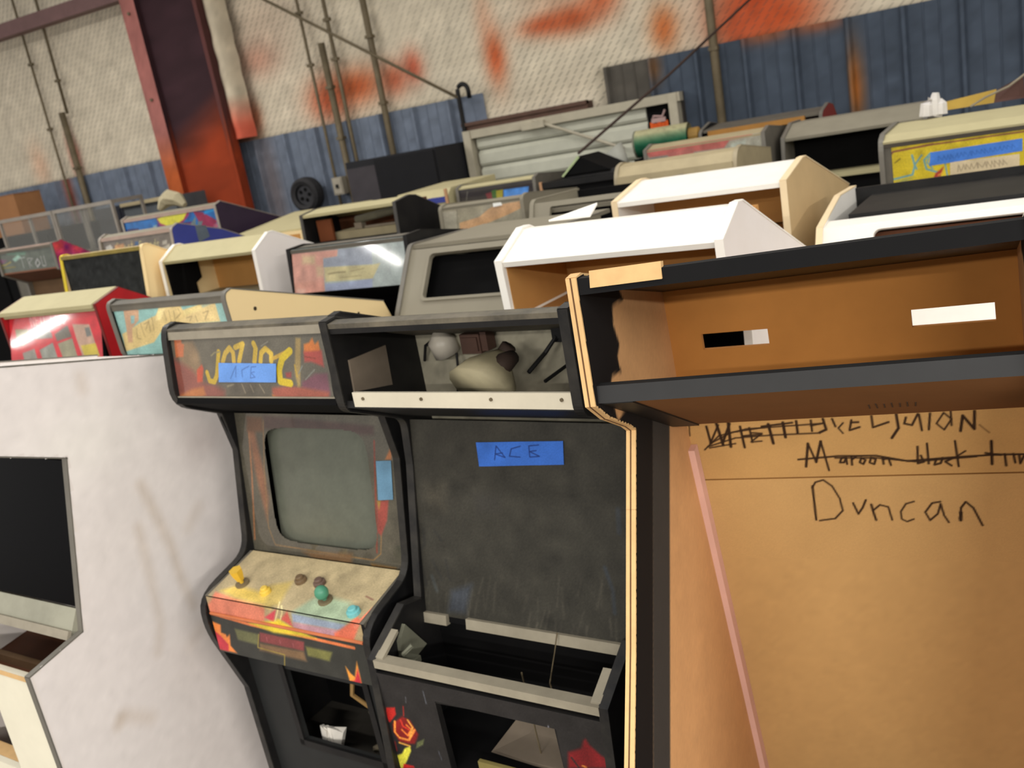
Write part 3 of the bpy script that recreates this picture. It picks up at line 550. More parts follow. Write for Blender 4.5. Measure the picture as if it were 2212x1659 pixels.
# ------------------------------------------------------------------ mesh helpers
class MB:
    def __init__(s): s.v = []; s.f = []; s.mi = []
    def face(s, pts, mi=0):
        i = len(s.v); s.v += [tuple(p) for p in pts]; s.f.append(tuple(range(i, i+len(pts)))); s.mi.append(mi)
    def hexa(s, a, b, mi=0):      # two quads facing each other (a first, b its copy)
        i = len(s.v); s.v += [tuple(p) for p in a] + [tuple(p) for p in b]; n = len(a)
        s.f += [tuple(range(i, i+n))[::-1], tuple(range(i+n, i+2*n))]
        s.f += [(i+k, i+(k+1) % n, i+n+(k+1) % n, i+n+k) for k in range(n)]; s.mi += [mi]*(n+2)
    def box(s, x0, x1, y0, y1, z0, z1, mi=0):
        s.hexa([(x0, y0, z0), (x1, y0, z0), (x1, y1, z0), (x0, y1, z0)], [(x0, y0, z1), (x1, y0, z1), (x1, y1, z1), (x0, y1, z1)], mi)
    def prism(s, prof, x0, x1, mi=0):   # (d,z) outline pushed along x
        s.hexa([(x0, d, z) for d, z in prof], [(x1, d, z) for d, z in prof], mi)
    def tube(s, pts, r, n=8, mi=0, cap=True):
        pts = [Vector(p) for p in pts]; rings = []
        rs = r if isinstance(r, (list, tuple)) else [r]*len(pts)
        for k, p in enumerate(pts):
            t = (pts[min(k+1, len(pts)-1)] - pts[max(k-1, 0)]).normalized()
            a = Vector((0, 0, 1)) if abs(t.z) < .9 else Vector((1, 0, 0))
            u = t.cross(a).normalized(); v = t.cross(u)
            i = len(s.v); s.v += [tuple(p + rs[k]*(math.cos(2*math.pi*q/n)*u + math.sin(2*math.pi*q/n)*v)) for q in range(n)]
            rings.append(i)
        for a, b in zip(rings, rings[1:]):
            s.f += [(a+q, a+(q+1) % n, b+(q+1) % n, b+q) for q in range(n)]; s.mi += [mi]*n
        if cap:
            s.f += [tuple(rings[0]+q for q in range(n))[::-1], tuple(rings[-1]+q for q in range(n))]; s.mi += [mi]*2
    def build(s, name, mats, parent=None, smooth=False):
        me = bpy.data.meshes.new(name); me.from_pydata(s.v, [], s.f)
        for q in (mats if isinstance(mats, (list, tuple)) else [mats]): me.materials.append(q)
        me.polygons.foreach_set('material_index', s.mi)
        if smooth: me.polygons.foreach_set('use_smooth', [True]*len(s.f))
        bm = bmesh.new(); bm.from_mesh(me); bmesh.ops.recalc_face_normals(bm, faces=bm.faces); bm.to_mesh(me); bm.free()
        me.update(); o = bpy.data.objects.new(name, me); COL.objects.link(o)
        if parent is not None: o.parent = parent
        return o
def tag(o, label=None, cat=None, group=None, kind=None):
    for k, v in (('label', label), ('category', cat), ('group', group), ('kind', kind)):
        if v: o[k] = v
    return o
def thing(name, label, cat, loc, rz=0, group=None):
    o = bpy.data.objects.new(name, None); COL.objects.link(o); o.location = loc; o.rotation_euler = (0, 0, rz)
    o.empty_display_size = .1
    return tag(o, label, cat, group)

# a sloped face of a cabinet: x across, v up along pb -> pt, h out of the front
class Face:
    def __init__(s, pb, pt):
        s.pb = pb; dd, dz = pt[0]-pb[0], pt[1]-pb[1]; s.L = math.hypot(dd, dz); s.t = (dd/s.L, dz/s.L); s.n = (-dz/s.L, dd/s.L)
    def p(s, x, v, h=0.): return (x, s.pb[0]+s.t[0]*v+s.n[0]*h, s.pb[1]+s.t[1]*v+s.n[1]*h)
def fc(name): return Face(*FACES[name][1:])
def plate(F, x0, x1, v0, v1, h0, h1, mb=None, mi=0):
    mb = mb or MB()
    mb.hexa([F.p(x0, v0, h0), F.p(x1, v0, h0), F.p(x1, v1, h0), F.p(x0, v1, h0)], [F.p(x0, v0, h1), F.p(x1, v0, h1), F.p(x1, v1, h1), F.p(x0, v1, h1)], mi)
    return mb
def poly_plate(F, pts, h0, h1, mb=None, mi=0):
    mb = mb or MB(); mb.hexa([F.p(u, v, h0) for u, v in pts], [F.p(u, v, h1) for u, v in pts], mi); return mb
def rrect(x0, x1, v0, v1, r, n=4):
    out = []
    for cx, cy, a in ((x1-r, v0+r, -90), (x1-r, v1-r, 0), (x0+r, v1-r, 90), (x0+r, v0+r, 180)):
        out += [(cx+r*math.cos(math.radians(a+90*k/n)), cy+r*math.sin(math.radians(a+90*k/n))) for k in range(n+1)]
    return out
def holed(F, x0, x1, v0, v1, holes, h0, h1, name, m, parent):
    """board on a face with cut-out openings (each a closed list of (x, v))"""
    bm = bmesh.new()
    def ring(pts):
        vs_ = [bm.verts.new(F.p(a, b, h1)) for a, b in pts]
        return [bm.edges.new((vs_[i], vs_[(i+1) % len(vs_)])) for i in range(len(vs_))]
    es = ring([(x0, v0), (x1, v0), (x1, v1), (x0, v1)])
    for h in holes: es += ring(h)
    bmesh.ops.triangle_fill(bm, use_beauty=True, edges=es)
    r = bmesh.ops.extrude_face_region(bm, geom=bm.faces[:])
    off = Vector(F.p(0, 0, h0)) - Vector(F.p(0, 0, h1))
    for g in r['geom']:
        if isinstance(g, bmesh.types.BMVert): g.co += off
    bmesh.ops.recalc_face_normals(bm, faces=bm.faces)
    me = bpy.data.meshes.new(name); bm.to_mesh(me); bm.free(); me.materials.append(m)
    o = bpy.data.objects.new(name, me); COL.objects.link(o); o.parent = parent
    return o

# printed sheets: a fine grid whose colour attribute is painted with soft polygons and strokes
class Sheet:
    def __init__(s, u0, u1, v0, v1, res, bg, mottling=.06, blotch=.05, us=None):
        us = np.linspace(u0, u1, max(2, int((u1-u0)/res))+1) if us is None else np.array(us)
        s.nu = len(us)-1; s.nv = max(2, int((v1-v0)/res)); s.box = (u0, u1, v0, v1)
        s.U, s.V = np.meshgrid(us, np.linspace(v0, v1, s.nv+1))
        s.C = np.empty(s.U.shape+(3,)); s.C[:] = bg; s.mott = mottling; s.blotch = blotch
    def _mix(s, a, col): s.C += a[..., None]*(np.array(col, float)-s.C)
    @staticmethod
    def _seg(U, V, a, b):
        ax, ay = a; bx, by = b; dx, dy = bx-ax, by-ay; q = dx*dx+dy*dy or 1e-12
        t = np.clip(((U-ax)*dx+(V-ay)*dy)/q, 0, 1); return np.hypot(U-ax-t*dx, V-ay-t*dy)
    def poly(s, pts, col, soft, amt=1.):
        inside = np.zeros(s.U.shape, bool); dist = np.full(s.U.shape, 9.)
        for (ax, ay), (bx, by) in zip(pts, pts[1:]+pts[:1]):
            c = (ay > s.V) != (by > s.V)
            with np.errstate(divide='ignore', invalid='ignore'):
                xi = (bx-ax)*(s.V-ay)/((by-ay) if by != ay else 1e-12)+ax
            inside ^= c & (s.U < xi); dist = np.minimum(dist, s._seg(s.U, s.V, (ax, ay), (bx, by)))
        s._mix(amt*np.clip(.5+np.where(inside, dist, -dist)/(2*soft), 0, 1), col)
    def line(s, pts, w, col, soft=.0012, amt=1.):
        d = np.full(s.U.shape, 9.)
        for a, b in zip(pts, pts[1:]): d = np.minimum(d, s._seg(s.U, s.V, a, b))
        s._mix(amt*np.clip(.5+(w/2-d)/(2*soft), 0, 1), col)
    def spot(s, cx, cy, rx, ry, col, amt, hard=1.5):
        q = np.sqrt(((s.U-cx)/rx)**2+((s.V-cy)/ry)**2); s._mix(amt*np.exp(-q**2*hard), col)
    def items(s, lst, gain=1., soften=1.):
        for kind, col, w_, pts in lst:
            col = [c*gain for c in col]
            if kind == 'p': s.poly(pts, col, w_/1000, soften)
            else: s.line(pts, w_/1000, col, .0012 if soften == 1. else .003, soften)
    def build(s, name, fn, m, parent=None, dull=0.):
        nz = rng.normal(0, 1, s.U.shape)
        k = max(2, int(.03/((s.box[1]-s.box[0])/s.nu)))
        lo = rng.normal(0, 1, (s.nv//k+3, s.nu//k+3)); yi = np.arange(s.nv+1)/k; xi = np.arange(s.nu+1)/k
        y0 = yi.astype(int); x0 = xi.astype(int); fy = (yi-y0)[:, None]; fx = (xi-x0)[None]
        L = (lo[y0][:, x0]*(1-fy)*(1-fx)+lo[y0+1][:, x0]*fy*(1-fx)+lo[y0][:, x0+1]*(1-fy)*fx+lo[y0+1][:, x0+1]*fy*fx)
        c = np.clip(s.C*(1+s.mott*nz+s.blotch*L)[..., None], 0, 255)/255
        c = np.where(c <= .04045, c/12.92, ((c+.055)/1.055)**2.4)
        vs_ = [fn(u, v) for u, v in zip(s.U.ravel().tolist(), s.V.ravel().tolist())]
        W = s.nu+1
        fs = [(j*W+i, j*W+i+1, (j+1)*W+i+1, (j+1)*W+i) for j in range(s.nv) for i in range(s.nu)]
        me = bpy.data.meshes.new(name); me.from_pydata(vs_, [], fs); me.materials.append(m)
        at = me.color_attributes.new('ink', 'FLOAT_COLOR', 'POINT')
        at.data.foreach_set('color', np.concatenate([c.reshape(-1, 3), np.ones((c.size//3, 1))], 1).astype(np.float32).ravel())
        me.polygons.foreach_set('use_smooth', [True]*len(fs))
        o = bpy.data.objects.new(name, me); COL.objects.link(o)
        if parent is not None: o.parent = parent
        return o
def artwork(face, name, x0, x1, v0, v1, bg, m, parent, res=.002, h=.003, gain=1., mott=.05, blotch=.06, soften=1.):
    F = fc(face); s = Sheet(x0, x1, v0, v1, res, [c*gain for c in bg], mott, blotch); s.items(ART.get(face, []), gain, soften)
    return s.build(name, lambda u, v: F.p(u, v, h), m, parent)
def tape(F, pts, rgb, parent, h=.004, strokes=(), scol=(60, 85, 130), sw=.0022, name='masking_tape', soft=.001):
    us = [p[0] for p in pts]; vs_ = [p[1] for p in pts]
    # corners: bottom-left, bottom-right, top-right, top-left
    s = Sheet(0, 1, 0, 1, .02, rgb, .03, .03); a, b, c, d = pts
    W = (b[0]-a[0]); H = (d[1]-a[1])
    s = Sheet(min(us), max(us), min(vs_), max(vs_), min(W, H)/34., rgb, .03, .04)
    for st in strokes: s.line(list(st), sw, scol, soft)
    u0, u1, v0, v1 = s.box
    def fn(u, v):
        p = (u-u0)/(u1-u0); q = (v-v0)/(v1-v0)
        x = (a[0]*(1-p)+b[0]*p)*(1-q)+(d[0]*(1-p)+c[0]*p)*q; y = (a[1]*(1-p)+b[1]*p)*(1-q)+(d[1]*(1-p)+c[1]*p)*q
        return F.p(x, y, h+.0006*math.sin(9*p))
    return s.build(name, fn, tape_m, parent)

def in_outline(P, u, v):
    ins = False
    for (ax, ay), (bx, by) in zip(P, P[1:]+P[:1]):
        if (ay > v) != (by > v) and u < (bx-ax)*(v-ay)/(by-ay)+ax: ins = not ins
    return ins
def cut(o, gone):
    bm = bmesh.new(); bm.from_mesh(o.data)
    bmesh.ops.delete(bm, geom=[f for f in bm.faces if gone(f.calc_center_median())], context='FACES'); bm.to_mesh(o.data); bm.free()

# ------------------------------------------------------------------ generic cabinet
T_ = .018
def inset(pa, pb, q):
    dx, dz = pb[0]-pa[0], pb[1]-pa[1]; L = math.hypot(dx, dz); n = (-dz/L*q, dx/L*q)
    return (pa[0]+n[0], pa[1]+n[1]), (pb[0]+n[0], pb[1]+n[1])
def board(root, name, W, pa, pb, m, ins=.004, th=.016, x0=None, x1=None):
    a, b = inset(pa, pb, ins); c, d = inset(pa, pb, ins+th)
    mb = MB(); mb.prism([a, b, d, c], T_ if x0 is None else x0, W-T_ if x1 is None else x1)
    return mb.build(name, m, root)
def trim_mesh(prof, idx, x0, x1, th=.004):
    mb = MB()
    for i in idx:
        a, b = prof[i], prof[(i+1) % len(prof)]; c, d = inset(a, b, -th)
        e = .6*th; dx, dz = b[0]-a[0], b[1]-a[1]; L = math.hypot(dx, dz); ex, ez = dx/L*e, dz/L*e
        mb.prism([(a[0]-ex*.2, a[1]-ez*.2), (b[0]+ex*.2, b[1]+ez*.2), (d[0]+ex, d[1]+ez), (c[0]-ex, c[1]-ez)], x0, x1)
    return mb
def rounded(prof, radii):
    out = []
    n = len(prof)
    for i, p in enumerate(prof):
        r = radii.get(i, 0)
        if not r: out.append(p); continue
        a, b = prof[i-1], prof[(i+1) % n]
        def to(q):
            L = math.hypot(q[0]-p[0], q[1]-p[1]); t = min(r/L, .45); return (p[0]+(q[0]-p[0])*t, p[1]+(q[1]-p[1])*t)
        A, B = to(a), to(b)
        for k in range(6):
            t = k/5; out.append(((1-t)**2*A[0]+2*t*(1-t)*p[0]+t*t*B[0], (1-t)**2*A[1]+2*t*(1-t)*p[1]+t*t*B[1]))
    return out
def cabinet(k, label, side, trim, inner=None, top=None, group=None, radii={}, tops=None, back=True, neck=True, lower=True,
            side_right=None, name='arcade_cabinet', screen_m=None, front_m=None, edge=None, back_m=None, trim_w=.001, neck_m=None, top_ins=.004):
    c = CABS[k]; W = c['W']; P = c['prof']; R = thing(name, label, 'arcade cabinet', (*c['o'], 0), math.radians(c['yaw']), group)
    R.rotation_euler[1] = -math.radians(c.get('lean', 0))
    prof = rounded(P, radii)
    zmax = max(z for d, z in P)
    for i, x in enumerate((0, W-T_)):
        mb = MB(); mb.prism(prof, x, x+T_)
        sp = mb.build('side_panel', (side_right or side) if i else side, R)
        idx = [q for q in range(len(prof)) if not (prof[q][1] < .02 and prof[(q+1) % len(prof)][1] < .02)
               and not (abs(prof[q][0]-prof[(q+1) % len(prof)][0]) < .05 and prof[q][0] > .3)
               and not (prof[q][0] > .3 and prof[q][1] < 1.52 and prof[(q+1) % len(prof)][1] < 1.58 and k != 'NG' and k != 'PH')]
        trim_mesh(prof, idx, x-trim_w, x+T_+trim_w).build('edge_trim', trim, sp)
    inner = inner or black_flat
    db = max(d for d, z in P); zb = max(z for d, z in P if abs(d-db) < .02)
    if back: board(R, 'back_panel', W, (db, .05), (db, zb-.005), back_m or inner, ins=.004)
    n = len(P)
    if tops is None:
        i = P.index((db, zb)) if (db, zb) in P else n-1
        tops = [(P[q], P[(q+1) % n]) for q in range(i, n)]
    for a, b in tops: board(R, 'top_panel', W, a, b, top or side, ins=top_ins)
    if neck: board(R, 'speaker_panel', W, P[1], P[2], neck_m or inner, ins=.004)
    if lower and n > 6:
        j = [q for q in range(2, n) if P[q][1] < 1.3 and P[q][1] > .5]
        if screen_m is not None or lower is True:
            board(R, 'screen_panel', W, P[2], P[3], screen_m or black_gloss, ins=.03, th=.008)
        for q in range(3, n):
            a, b = P[q], P[(q+1) % n]
            if a[1] < .02 or b[0] > .35: break
            board(R, 'control_panel' if abs(a[1]-b[1]) < .12 else 'front_panel', W, a, b, front_m or inner, ins=.006)
    return R, W, P
# ------------------------------------------------------------------ the hall
mb = MB(); mb.box(-12, 6, -6, 7, -.05, 0)
fl = mb.build('floor', mat('concrete_floor', (120, 112, 102), .8, dust=.12, scale=2)); tag(fl, kind='structure')
WY = 6.6
# upper wall: quilted insulation facing with sprayed orange paint, over the panels
s = Sheet(-10.5, 3.0, 2.14, 4.6, .035, (206, 195, 174), .015, .03)
for cx, cy, rx, ry, col, amt in ((-5.34, 3.06, .22, .14, (190, 120, 98), .65), (-4.72, 2.62, .20, .16, (196, 92, 58), .95), (-4.42, 2.67, .26, .14, (184, 92, 52), 1.),
        (-4.05, 2.66, .12, .12, (188, 96, 66), .9), (-3.86, 2.72, .09, .12, (190, 92, 66), .95), (-3.15, 2.66, .085, .20, (192, 92, 52), 1.), (-3.20, 2.95, .07, .16, (205, 150, 120), .5),
        (-2.72, 2.80, .20, .07, (190, 92, 55), 1.), (-2.50, 2.80, .22, .10, (184, 88, 50), 1.), (-2.28, 2.90, .14, .12, (188, 92, 55), 1.), (-2.5, 2.98, .35, .10, (200, 150, 120), .6),
        (-1.86, 2.60, .10, .15, (192, 104, 52), .95), (-1.23, 2.66, .30, .26, (182, 70, 36), 1.), (-1.1, 2.52, .28, .16, (184, 78, 38), 1.), (-1.36, 2.50, .16, .14, (190, 84, 48), .9),
        (-7.79, 2.62, .06, .19, (206, 92, 72), .95), (-5.66, 2.62, .12, .22, (150, 62, 44), .95), (-5.50, 2.60, .07, .14, (182, 96, 62), .8), (-8.3, 2.6, .12, .2, (214, 170, 140), .7),
        (-3.17, 3.2, .06, .2, (206, 160, 130), .5), (-5.2, 3.3, .4, .3, (186, 160, 140), .5)):
    s.spot(cx, cy, rx, ry, col, amt, 1.0)
def quilt(u, v):
    if v < 2.42 and not -3.4 < u < -2.4: return (u, WY+.03, v)
    return (u, WY-.012*abs(math.sin(u*9.5)*math.sin(v*9.5))-.01*math.sin(u*1.3)**2, v)
wall = s.build('wall_back', quilt, print_mat('insulation_facing_with_wire_mesh', .7, .2, ticks=True)); tag(wall, kind='structure')
# ribbed blue steel sheets below, one object each
def rib_panel(x0, x1, z1, base=(70, 82, 100), rust=()):
    w_ = x1-x0; q = (0, .012, .05, .11, .148, .16, .28, .40, .415, .43, .445, .56, .68, .695, .71, .725, .86, 1.0)
    s = Sheet(x0, x1, 0, z1, .03, base, .02, .04, us=[x0+w_*t for t in q])
    for cx, cy, rx, ry, col, amt in rust: s.spot(cx, cy, rx, ry, col, amt, 1.2)
    def fn(u, v):
        t = (u-x0)/w_; h = .042 if .04 < t < .12 else (.008 if t < .149 and t > .011 else (.006 if .41 < t < .435 or .69 < t < .72 else 0))
        return (u, WY-.03-h, v)
    o = s.build('wall_panel', fn, ink_rough, wall); o.data.polygons.foreach_set('use_smooth', [False]*len(o.data.polygons)); return o
X = -10.4; PW = .323
while X < 2.9:
    a, b = X, X+PW
    door = a > -3.45 and b < -1.70
    z1 = 2.425
    if -3.45 < a < -2.5: X += PW; continue
    base = (108, 117, 132) if X < -3.2 else (70, 79, 92)
    rust = []
    if a < -.66 < b: rust = [(-.66, 2.0, .05, .26, (158, 96, 44), 1.)]
    if a < -7.98 < b: rust = [(-7.98, 2.3, .07, .5, (156, 86, 68), 1.)]
    if a < -1.95 < b: rust = [(-1.95, 2.36, .05, .12, (128, 90, 56), .8)]
    if -1.6 < a < -1.0: rust = [((a+b)/2, 2.42, .2, .05, (150, 88, 60), .9)]
    if -2.5 < a < -2.1: base = (84, 80, 74)
    if -6.6 < a < -5.3 and a > -5.7: rust = [(a+.1, 2.0, .10, .6, (112, 84, 72), .4)]
    rib_panel(a, b, z1, base, rust); X += PW
mb = MB(); mb.box(-3.46, -2.44, 6.46, 6.58, 2.165, 2.225); mb.box(-3.46, -2.44, 6.44, 6.50, 2.205, 2.23)
tag(mb.build('trim_1', mat('brown_girt_steel', (92, 66, 54), .6, dust=.15)), kind='structure')
mb = MB(); mb.box(-3.46, -1.77, 6.50, 6.58, 1.2, 2.17)
tag(mb.build('trim_2', mat('door_backing', (70, 64, 58), .8)), kind='structure')
# roll-up door
door = tag(bpy.data.objects.new('door_1', None), 'pale roll-up door under the brown girt with a steel frame', kind='structure'); COL.objects.link(door); door.location = (-2.6, 6.5, 0)
dm = mat('door_slat_paint', (196, 196, 180), .5, dust=.06); fm = mat('door_frame_paint', (182, 174, 154), .55, dust=.08)
for i in range(17):
    z0 = .02+i*.125; zt = min(z0+.119, 2.125)
    x1 = .58 if z0 > 1.80 else .74
    mb = MB(); mb.prism([(-.03, z0), (-.045, z0+.02), (-.045, zt-.03), (-.018, zt), (0, zt), (0, z0)], -.76, x1)
    mb.build('door_slat', dm, door)
mb = MB(); mb.box(-.80, .84, -.09, .0, 2.11, 2.17); mb.build('door_header', fm, door)
for x in (-.84, .76):
    mb = MB(); mb.box(x, x+.06, -.10, 0, 0, 2.17); mb.build('door_jamb', fm, door)
mb = MB(); mb.tube([(-.25, -.10, 2.16), (.1, -.09, 2.0), (.40, -.08, 1.86)], .012, 6); mb.build('brace_rod', fm, door)
mb = MB(); mb.box(-.34, -.16, -.12, -.09, 2.10, 2.15); mb.build('bracket', fm, door)
mb = MB(); mb.box(.585, .75, -.03, -.012, 1.80, 2.105); mb.build('vent_opening', black_flat, door)
t = thing('safety_vest', 'orange cloth hanging in the dark opening of the pale roll-up door', 'cloth', (-1.93, 6.46, 1.95))
mb = MB()
for i in range(5):
    x = -.065+i*.026; z = .05-.01*(i % 2)
    mb.hexa([(x, -.02-.006*(i % 2), -.055), (x+.026, -.02-.006*((i+1) % 2), -.06+.01*(i % 3)), (x+.026, -.03, z), (x, -.024, z)], [(x, -.012, -.055), (x+.026, -.012, -.06+.01*(i % 3)), (x+.026, -.02, z), (x, -.014, z)])
mb.build('cloth', mat('orange_cloth', (226, 96, 36), .8), t)
mb = MB(); mb.tube([(-.05, -.02, .05), (-.03, -.03, .09), (.03, -.03, .08), (.05, -.02, .12)], .008, 6); mb.box(-.05, .05, -.03, -.02, .045, .075)
mb.build('hanger', mat('pale_plastic', (180, 150, 146), .6), t)
# column
colm = thing('steel_column', 'red-brown steel column turning orange towards its foot, at the left', 'column', (-5.98, 6.30, 0))
mv, om = (118, 74, 74), (140, 56, 30)
def col_face(name, x0, x1, y0, y1, base, bias, tp=0.):
    s = Sheet(0, 1, 0, 4.6, .04, base, .02, .05)
    s.nu = 6; s.U, s.V = np.meshgrid(np.linspace(0, 1, 7), np.linspace(0, 4.6, 116)); s.nv = 115
    s.C = np.empty(s.U.shape+(3,)); s.C[:] = base
    a = np.clip((2.62+bias*s.U-s.V)/.35, 0, 1); s._mix(a, om if bias else (168, 84, 44))
    return s.build(name, lambda u, v: (x0+(x1-x0)*u, y0+(y1-y0)*u, v), ink_rough, colm)
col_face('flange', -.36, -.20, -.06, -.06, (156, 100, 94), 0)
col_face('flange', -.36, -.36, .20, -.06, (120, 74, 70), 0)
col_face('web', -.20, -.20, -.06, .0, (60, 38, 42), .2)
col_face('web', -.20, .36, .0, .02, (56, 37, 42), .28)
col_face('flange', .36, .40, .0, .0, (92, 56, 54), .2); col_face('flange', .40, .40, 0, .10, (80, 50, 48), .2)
for k, zz in enumerate((1.2, 2.05, 2.9, 3.6)):
    mb = MB(); mb.tube([(-.28, -.062, zz), (-.28, -.075, zz)], .014, 6); mb.build('bolt', conduit_m, colm)
# insulation roll bulging beside the column
s = Sheet(0, 1, 2.45, 4.6, .04, (190, 178, 156), .02, .03); s.nu = 12; s.nv = 54
s.U, s.V = np.meshgrid(np.linspace(0, 1, 13), np.linspace(2.45, 4.6, 55)); s.C = np.empty(s.U.shape+(3,)); s.C[:] = (196, 184, 162)
s._mix(np.clip((2.80-s.V)/.25, 0, 1), (200, 96, 74))
o = s.build('insulation_roll', lambda u, v: (-5.60+.15*math.sin(u*math.pi*.5)-.10*math.cos(u*math.pi*.5)*.6+.004*math.sin(v*23), 6.50-.14*math.sin(u*math.pi)+.003*math.sin(v*31), v), ink_rough)
tag(o, 'bulging pale insulation fold running up beside the steel column', 'insulation')
# girt left of the column
mb = MB(); mb.prism([(-.06, 0), (-.06, .12), (-.04, .12), (-.04, .02), (.06, .02), (.06, 0)], -4.2, 0)
o = mb.build('trim_3', mat('mauve_girt_paint', (116, 86, 84), .6, dust=.1)); o.location = (-6.33, 6.4, 3.75); tag(o, kind='structure')
# conduits on the wall
def conduit(label, pts, r, boxes=(), clamps=()):
    t = thing('conduit', label, 'conduit', pts[0]); p0 = Vector(pts[0])
    mb = MB(); mb.tube([Vector(p)-p0 for p in pts], r, 8); mb.build('pipe', conduit_m, t, True)
    for z in clamps:
        mb = MB(); mb.box(pts[0][0]-p0.x-.03, pts[0][0]-p0.x+.03, -r-.004, r, z-p0.z-.012, z-p0.z+.012); mb.build('clamp', conduit_m, t)
    return t
cy = 6.52
conduit('thin conduit nearest the left edge, left of the orange spray', [(-7.93, cy, 0), (-7.93, cy, 4.6)], .012, clamps=(2.9, 3.5))
conduit('thin upper conduit above the short thick pipe, left of the column', [(-7.64, cy, 3.0), (-7.62, cy, 4.6)], .014, clamps=(3.3,))
conduit('short thick pipe ending below the thin conduit, left of the column', [(-7.70, cy-.01, 0), (-7.70, cy-.01, 3.02)], .030, clamps=(2.5,))
conduit('thin conduit first to the right of the column', [(-4.76, cy, 0), (-4.76, cy, 4.6)], .013, clamps=(2.9, 3.3))
conduit('thin conduit meeting the thick capped pipe behind the switch boxes', [(-4.51, cy, 0), (-4.51, cy, 4.6)], .016, clamps=(2.9, 3.2))
conduit('thick capped pipe running down to the two switch boxes', [(-4.60, cy-.02, 0), (-4.60, cy-.02, 3.04)], .028, clamps=(2.3, 2.7))
conduit('thick dark pipe above the black speaker cabinet', [(-4.15, cy, 0), (-4.15, cy, 4.6)], .026, clamps=(2.5, 3.0))
conduit('brown pipe over the boundary at the right, beside the orange patch', [(-1.52, cy, 0), (-1.52, cy, 4.6)], .030, clamps=(2.4,))
conduit('diagonal brace rod sloping down from the column to the hooked pipe', [(-5.02, 6.44, 3.46), (-3.44, 6.44, 2.42)], .012)
h = [(-3.44, 6.45, 0), (-3.44, 6.45, 2.46)] + [(-3.395+.045*-math.cos(math.radians(a)), 6.45, 2.46+.05*math.sin(math.radians(a))) for a in range(20, 181, 20)] + [(-3.35, 6.45, 2.40)]
t = conduit('black hooked pipe curling over at the top beside the roll-up door', h, .018)
for ch in t.children: ch.data.materials[0] = black
for label, x, z, a, b in (('pale switch box left of the thick capped pipe', -4.68, 1.93, .10, .14), ('pale switch box right of the thick capped pipe, higher', -4.42, 1.98, .07, .13)):
    t = thing('switch_box', label, 'switch box', (x, 6.46, z)); mb = MB(); mb.box(-a/2, a/2, -.04, .09, -b/2, b/2); mb.build('housing', mat('switch_box_grey', (158, 150, 134), .55), t)
    mb = MB(); mb.box(-a/2+.012, a/2-.012, -.046, -.04, -b/2+.012, b/2-.012); mb.build('cover', mat('switch_box_cover', (170, 162, 146), .5), t)
    mb = MB(); mb.box(-.01, .01, -.06, -.046, -.015, .015); mb.build('toggle', black, t)
# cable across the hall
mb = MB(); mb.tube([(-1.99, 5.02, 1.925), (-1.62, 5.74, 2.27), (-1.25, 6.5, 2.652), (-1.1, 6.5, 2.85)], .008, 6)
tag(mb.build('cable', mat('dark_cable', (56, 40, 34), .6)), 'taut dark cable slanting up from the cabinets to the wall', 'cable')
# wheel on the wall
t = thing('wheel', 'black wheel hung on the blue wall panels, right of the column', 'wheel', (-4.99, 6.40, 1.905))
mb = MB(); n = 28
for i in range(n):
    a, b = 2*math.pi*i/n, 2*math.pi*(i+1)/n
    prof = [(.085, -.05), (.115, -.065), (.14, -.045), (.145, 0), (.14, .045), (.115, .065), (.085, .05)]
    for q, r in zip(prof, prof[1:]):
        mb.face([(q[0]*math.cos(a), q[1], q[0]*math.sin(a)), (r[0]*math.cos(a), r[1], r[0]*math.sin(a)), (r[0]*math.cos(b), r[1], r[0]*math.sin(b)), (q[0]*math.cos(b), q[1], q[0]*math.sin(b))])
mb.build('tyre', mat('worn_rubber', (44, 43, 45), .8, dust=.15), t, True)
mb = MB(); mb.tube([(0, -.03, 0), (0, .03, 0)], .086, 20); mb.build('hub', mat('wheel_hub', (54, 54, 58), .6, dust=.2), t)
for k in range(5):
    a = 2*math.pi*k/5; mb = MB(); mb.tube([(.045*math.cos(a), -.036, .045*math.sin(a)), (.045*math.cos(a), -.029, .045*math.sin(a))], .016, 8); mb.build('hub_hole', black_flat, t)
mb = MB(); mb.tube([(0, .03, 0), (0, .17, 0)], .02, 8); mb.build('axle_peg', conduit_m, t)
# speaker cabinet against the wall
t = thing('speaker_cabinet', 'big black speaker cabinet standing against the blue wall panels', 'speaker', (-4.27, 5.98, 0))
mb = MB(); mb.box(0, .80, .03, .50, 0, 2.10); mb.build('body', mat('black_carpeted_board', (34, 34, 38), .9, dust=.1), t)
mb = MB(); mb.box(.28, .79, 0, .028, .1, 2.085); mb.build('grille', mat('black_speaker_cloth', (20, 20, 24), .9), t)
mb = MB(); mb.box(.01, .27, .012, .028, .1, 2.05); mb.build('front_board', mat('dark_grey_board', (62, 58, 62), .8), t)
# carton at the far left on a shelf unit
t = thing('storage_cabinet', 'dark storage cabinet behind the framed glass tops at far left', 'cabinet', (-8.95, 5.8, 0)); mb = MB(); mb.box(0, 1.5, 0, .6, 0, 1.99); mb.build('body', black_flat, t)
mb = MB(); mb.box(.02, .73, -.018, 0, .1, 1.95); mb.build('door', black_flat, t); mb = MB(); mb.box(.77, 1.48, -.018, 0, .1, 1.95); mb.build('door', black_flat, t)
t = thing('cardboard_box', 'brown cardboard box standing high at the left edge', 'box', (-8.48, 5.84, 1.992))
cb = mat('corrugated_cardboard', (150, 104, 66), .85, dust=.06)
mb = MB(); mb.box(0, .66, 0, .28, 0, .36); mb.build('carton', cb, t); mb = MB(); mb.box(-.004, .664, -.004, .13, .36, .365); mb.build('flap', cb, t); mb = MB(); mb.box(-.004, .664, .15, .284, .36, .365); mb.build('flap', cb, t)

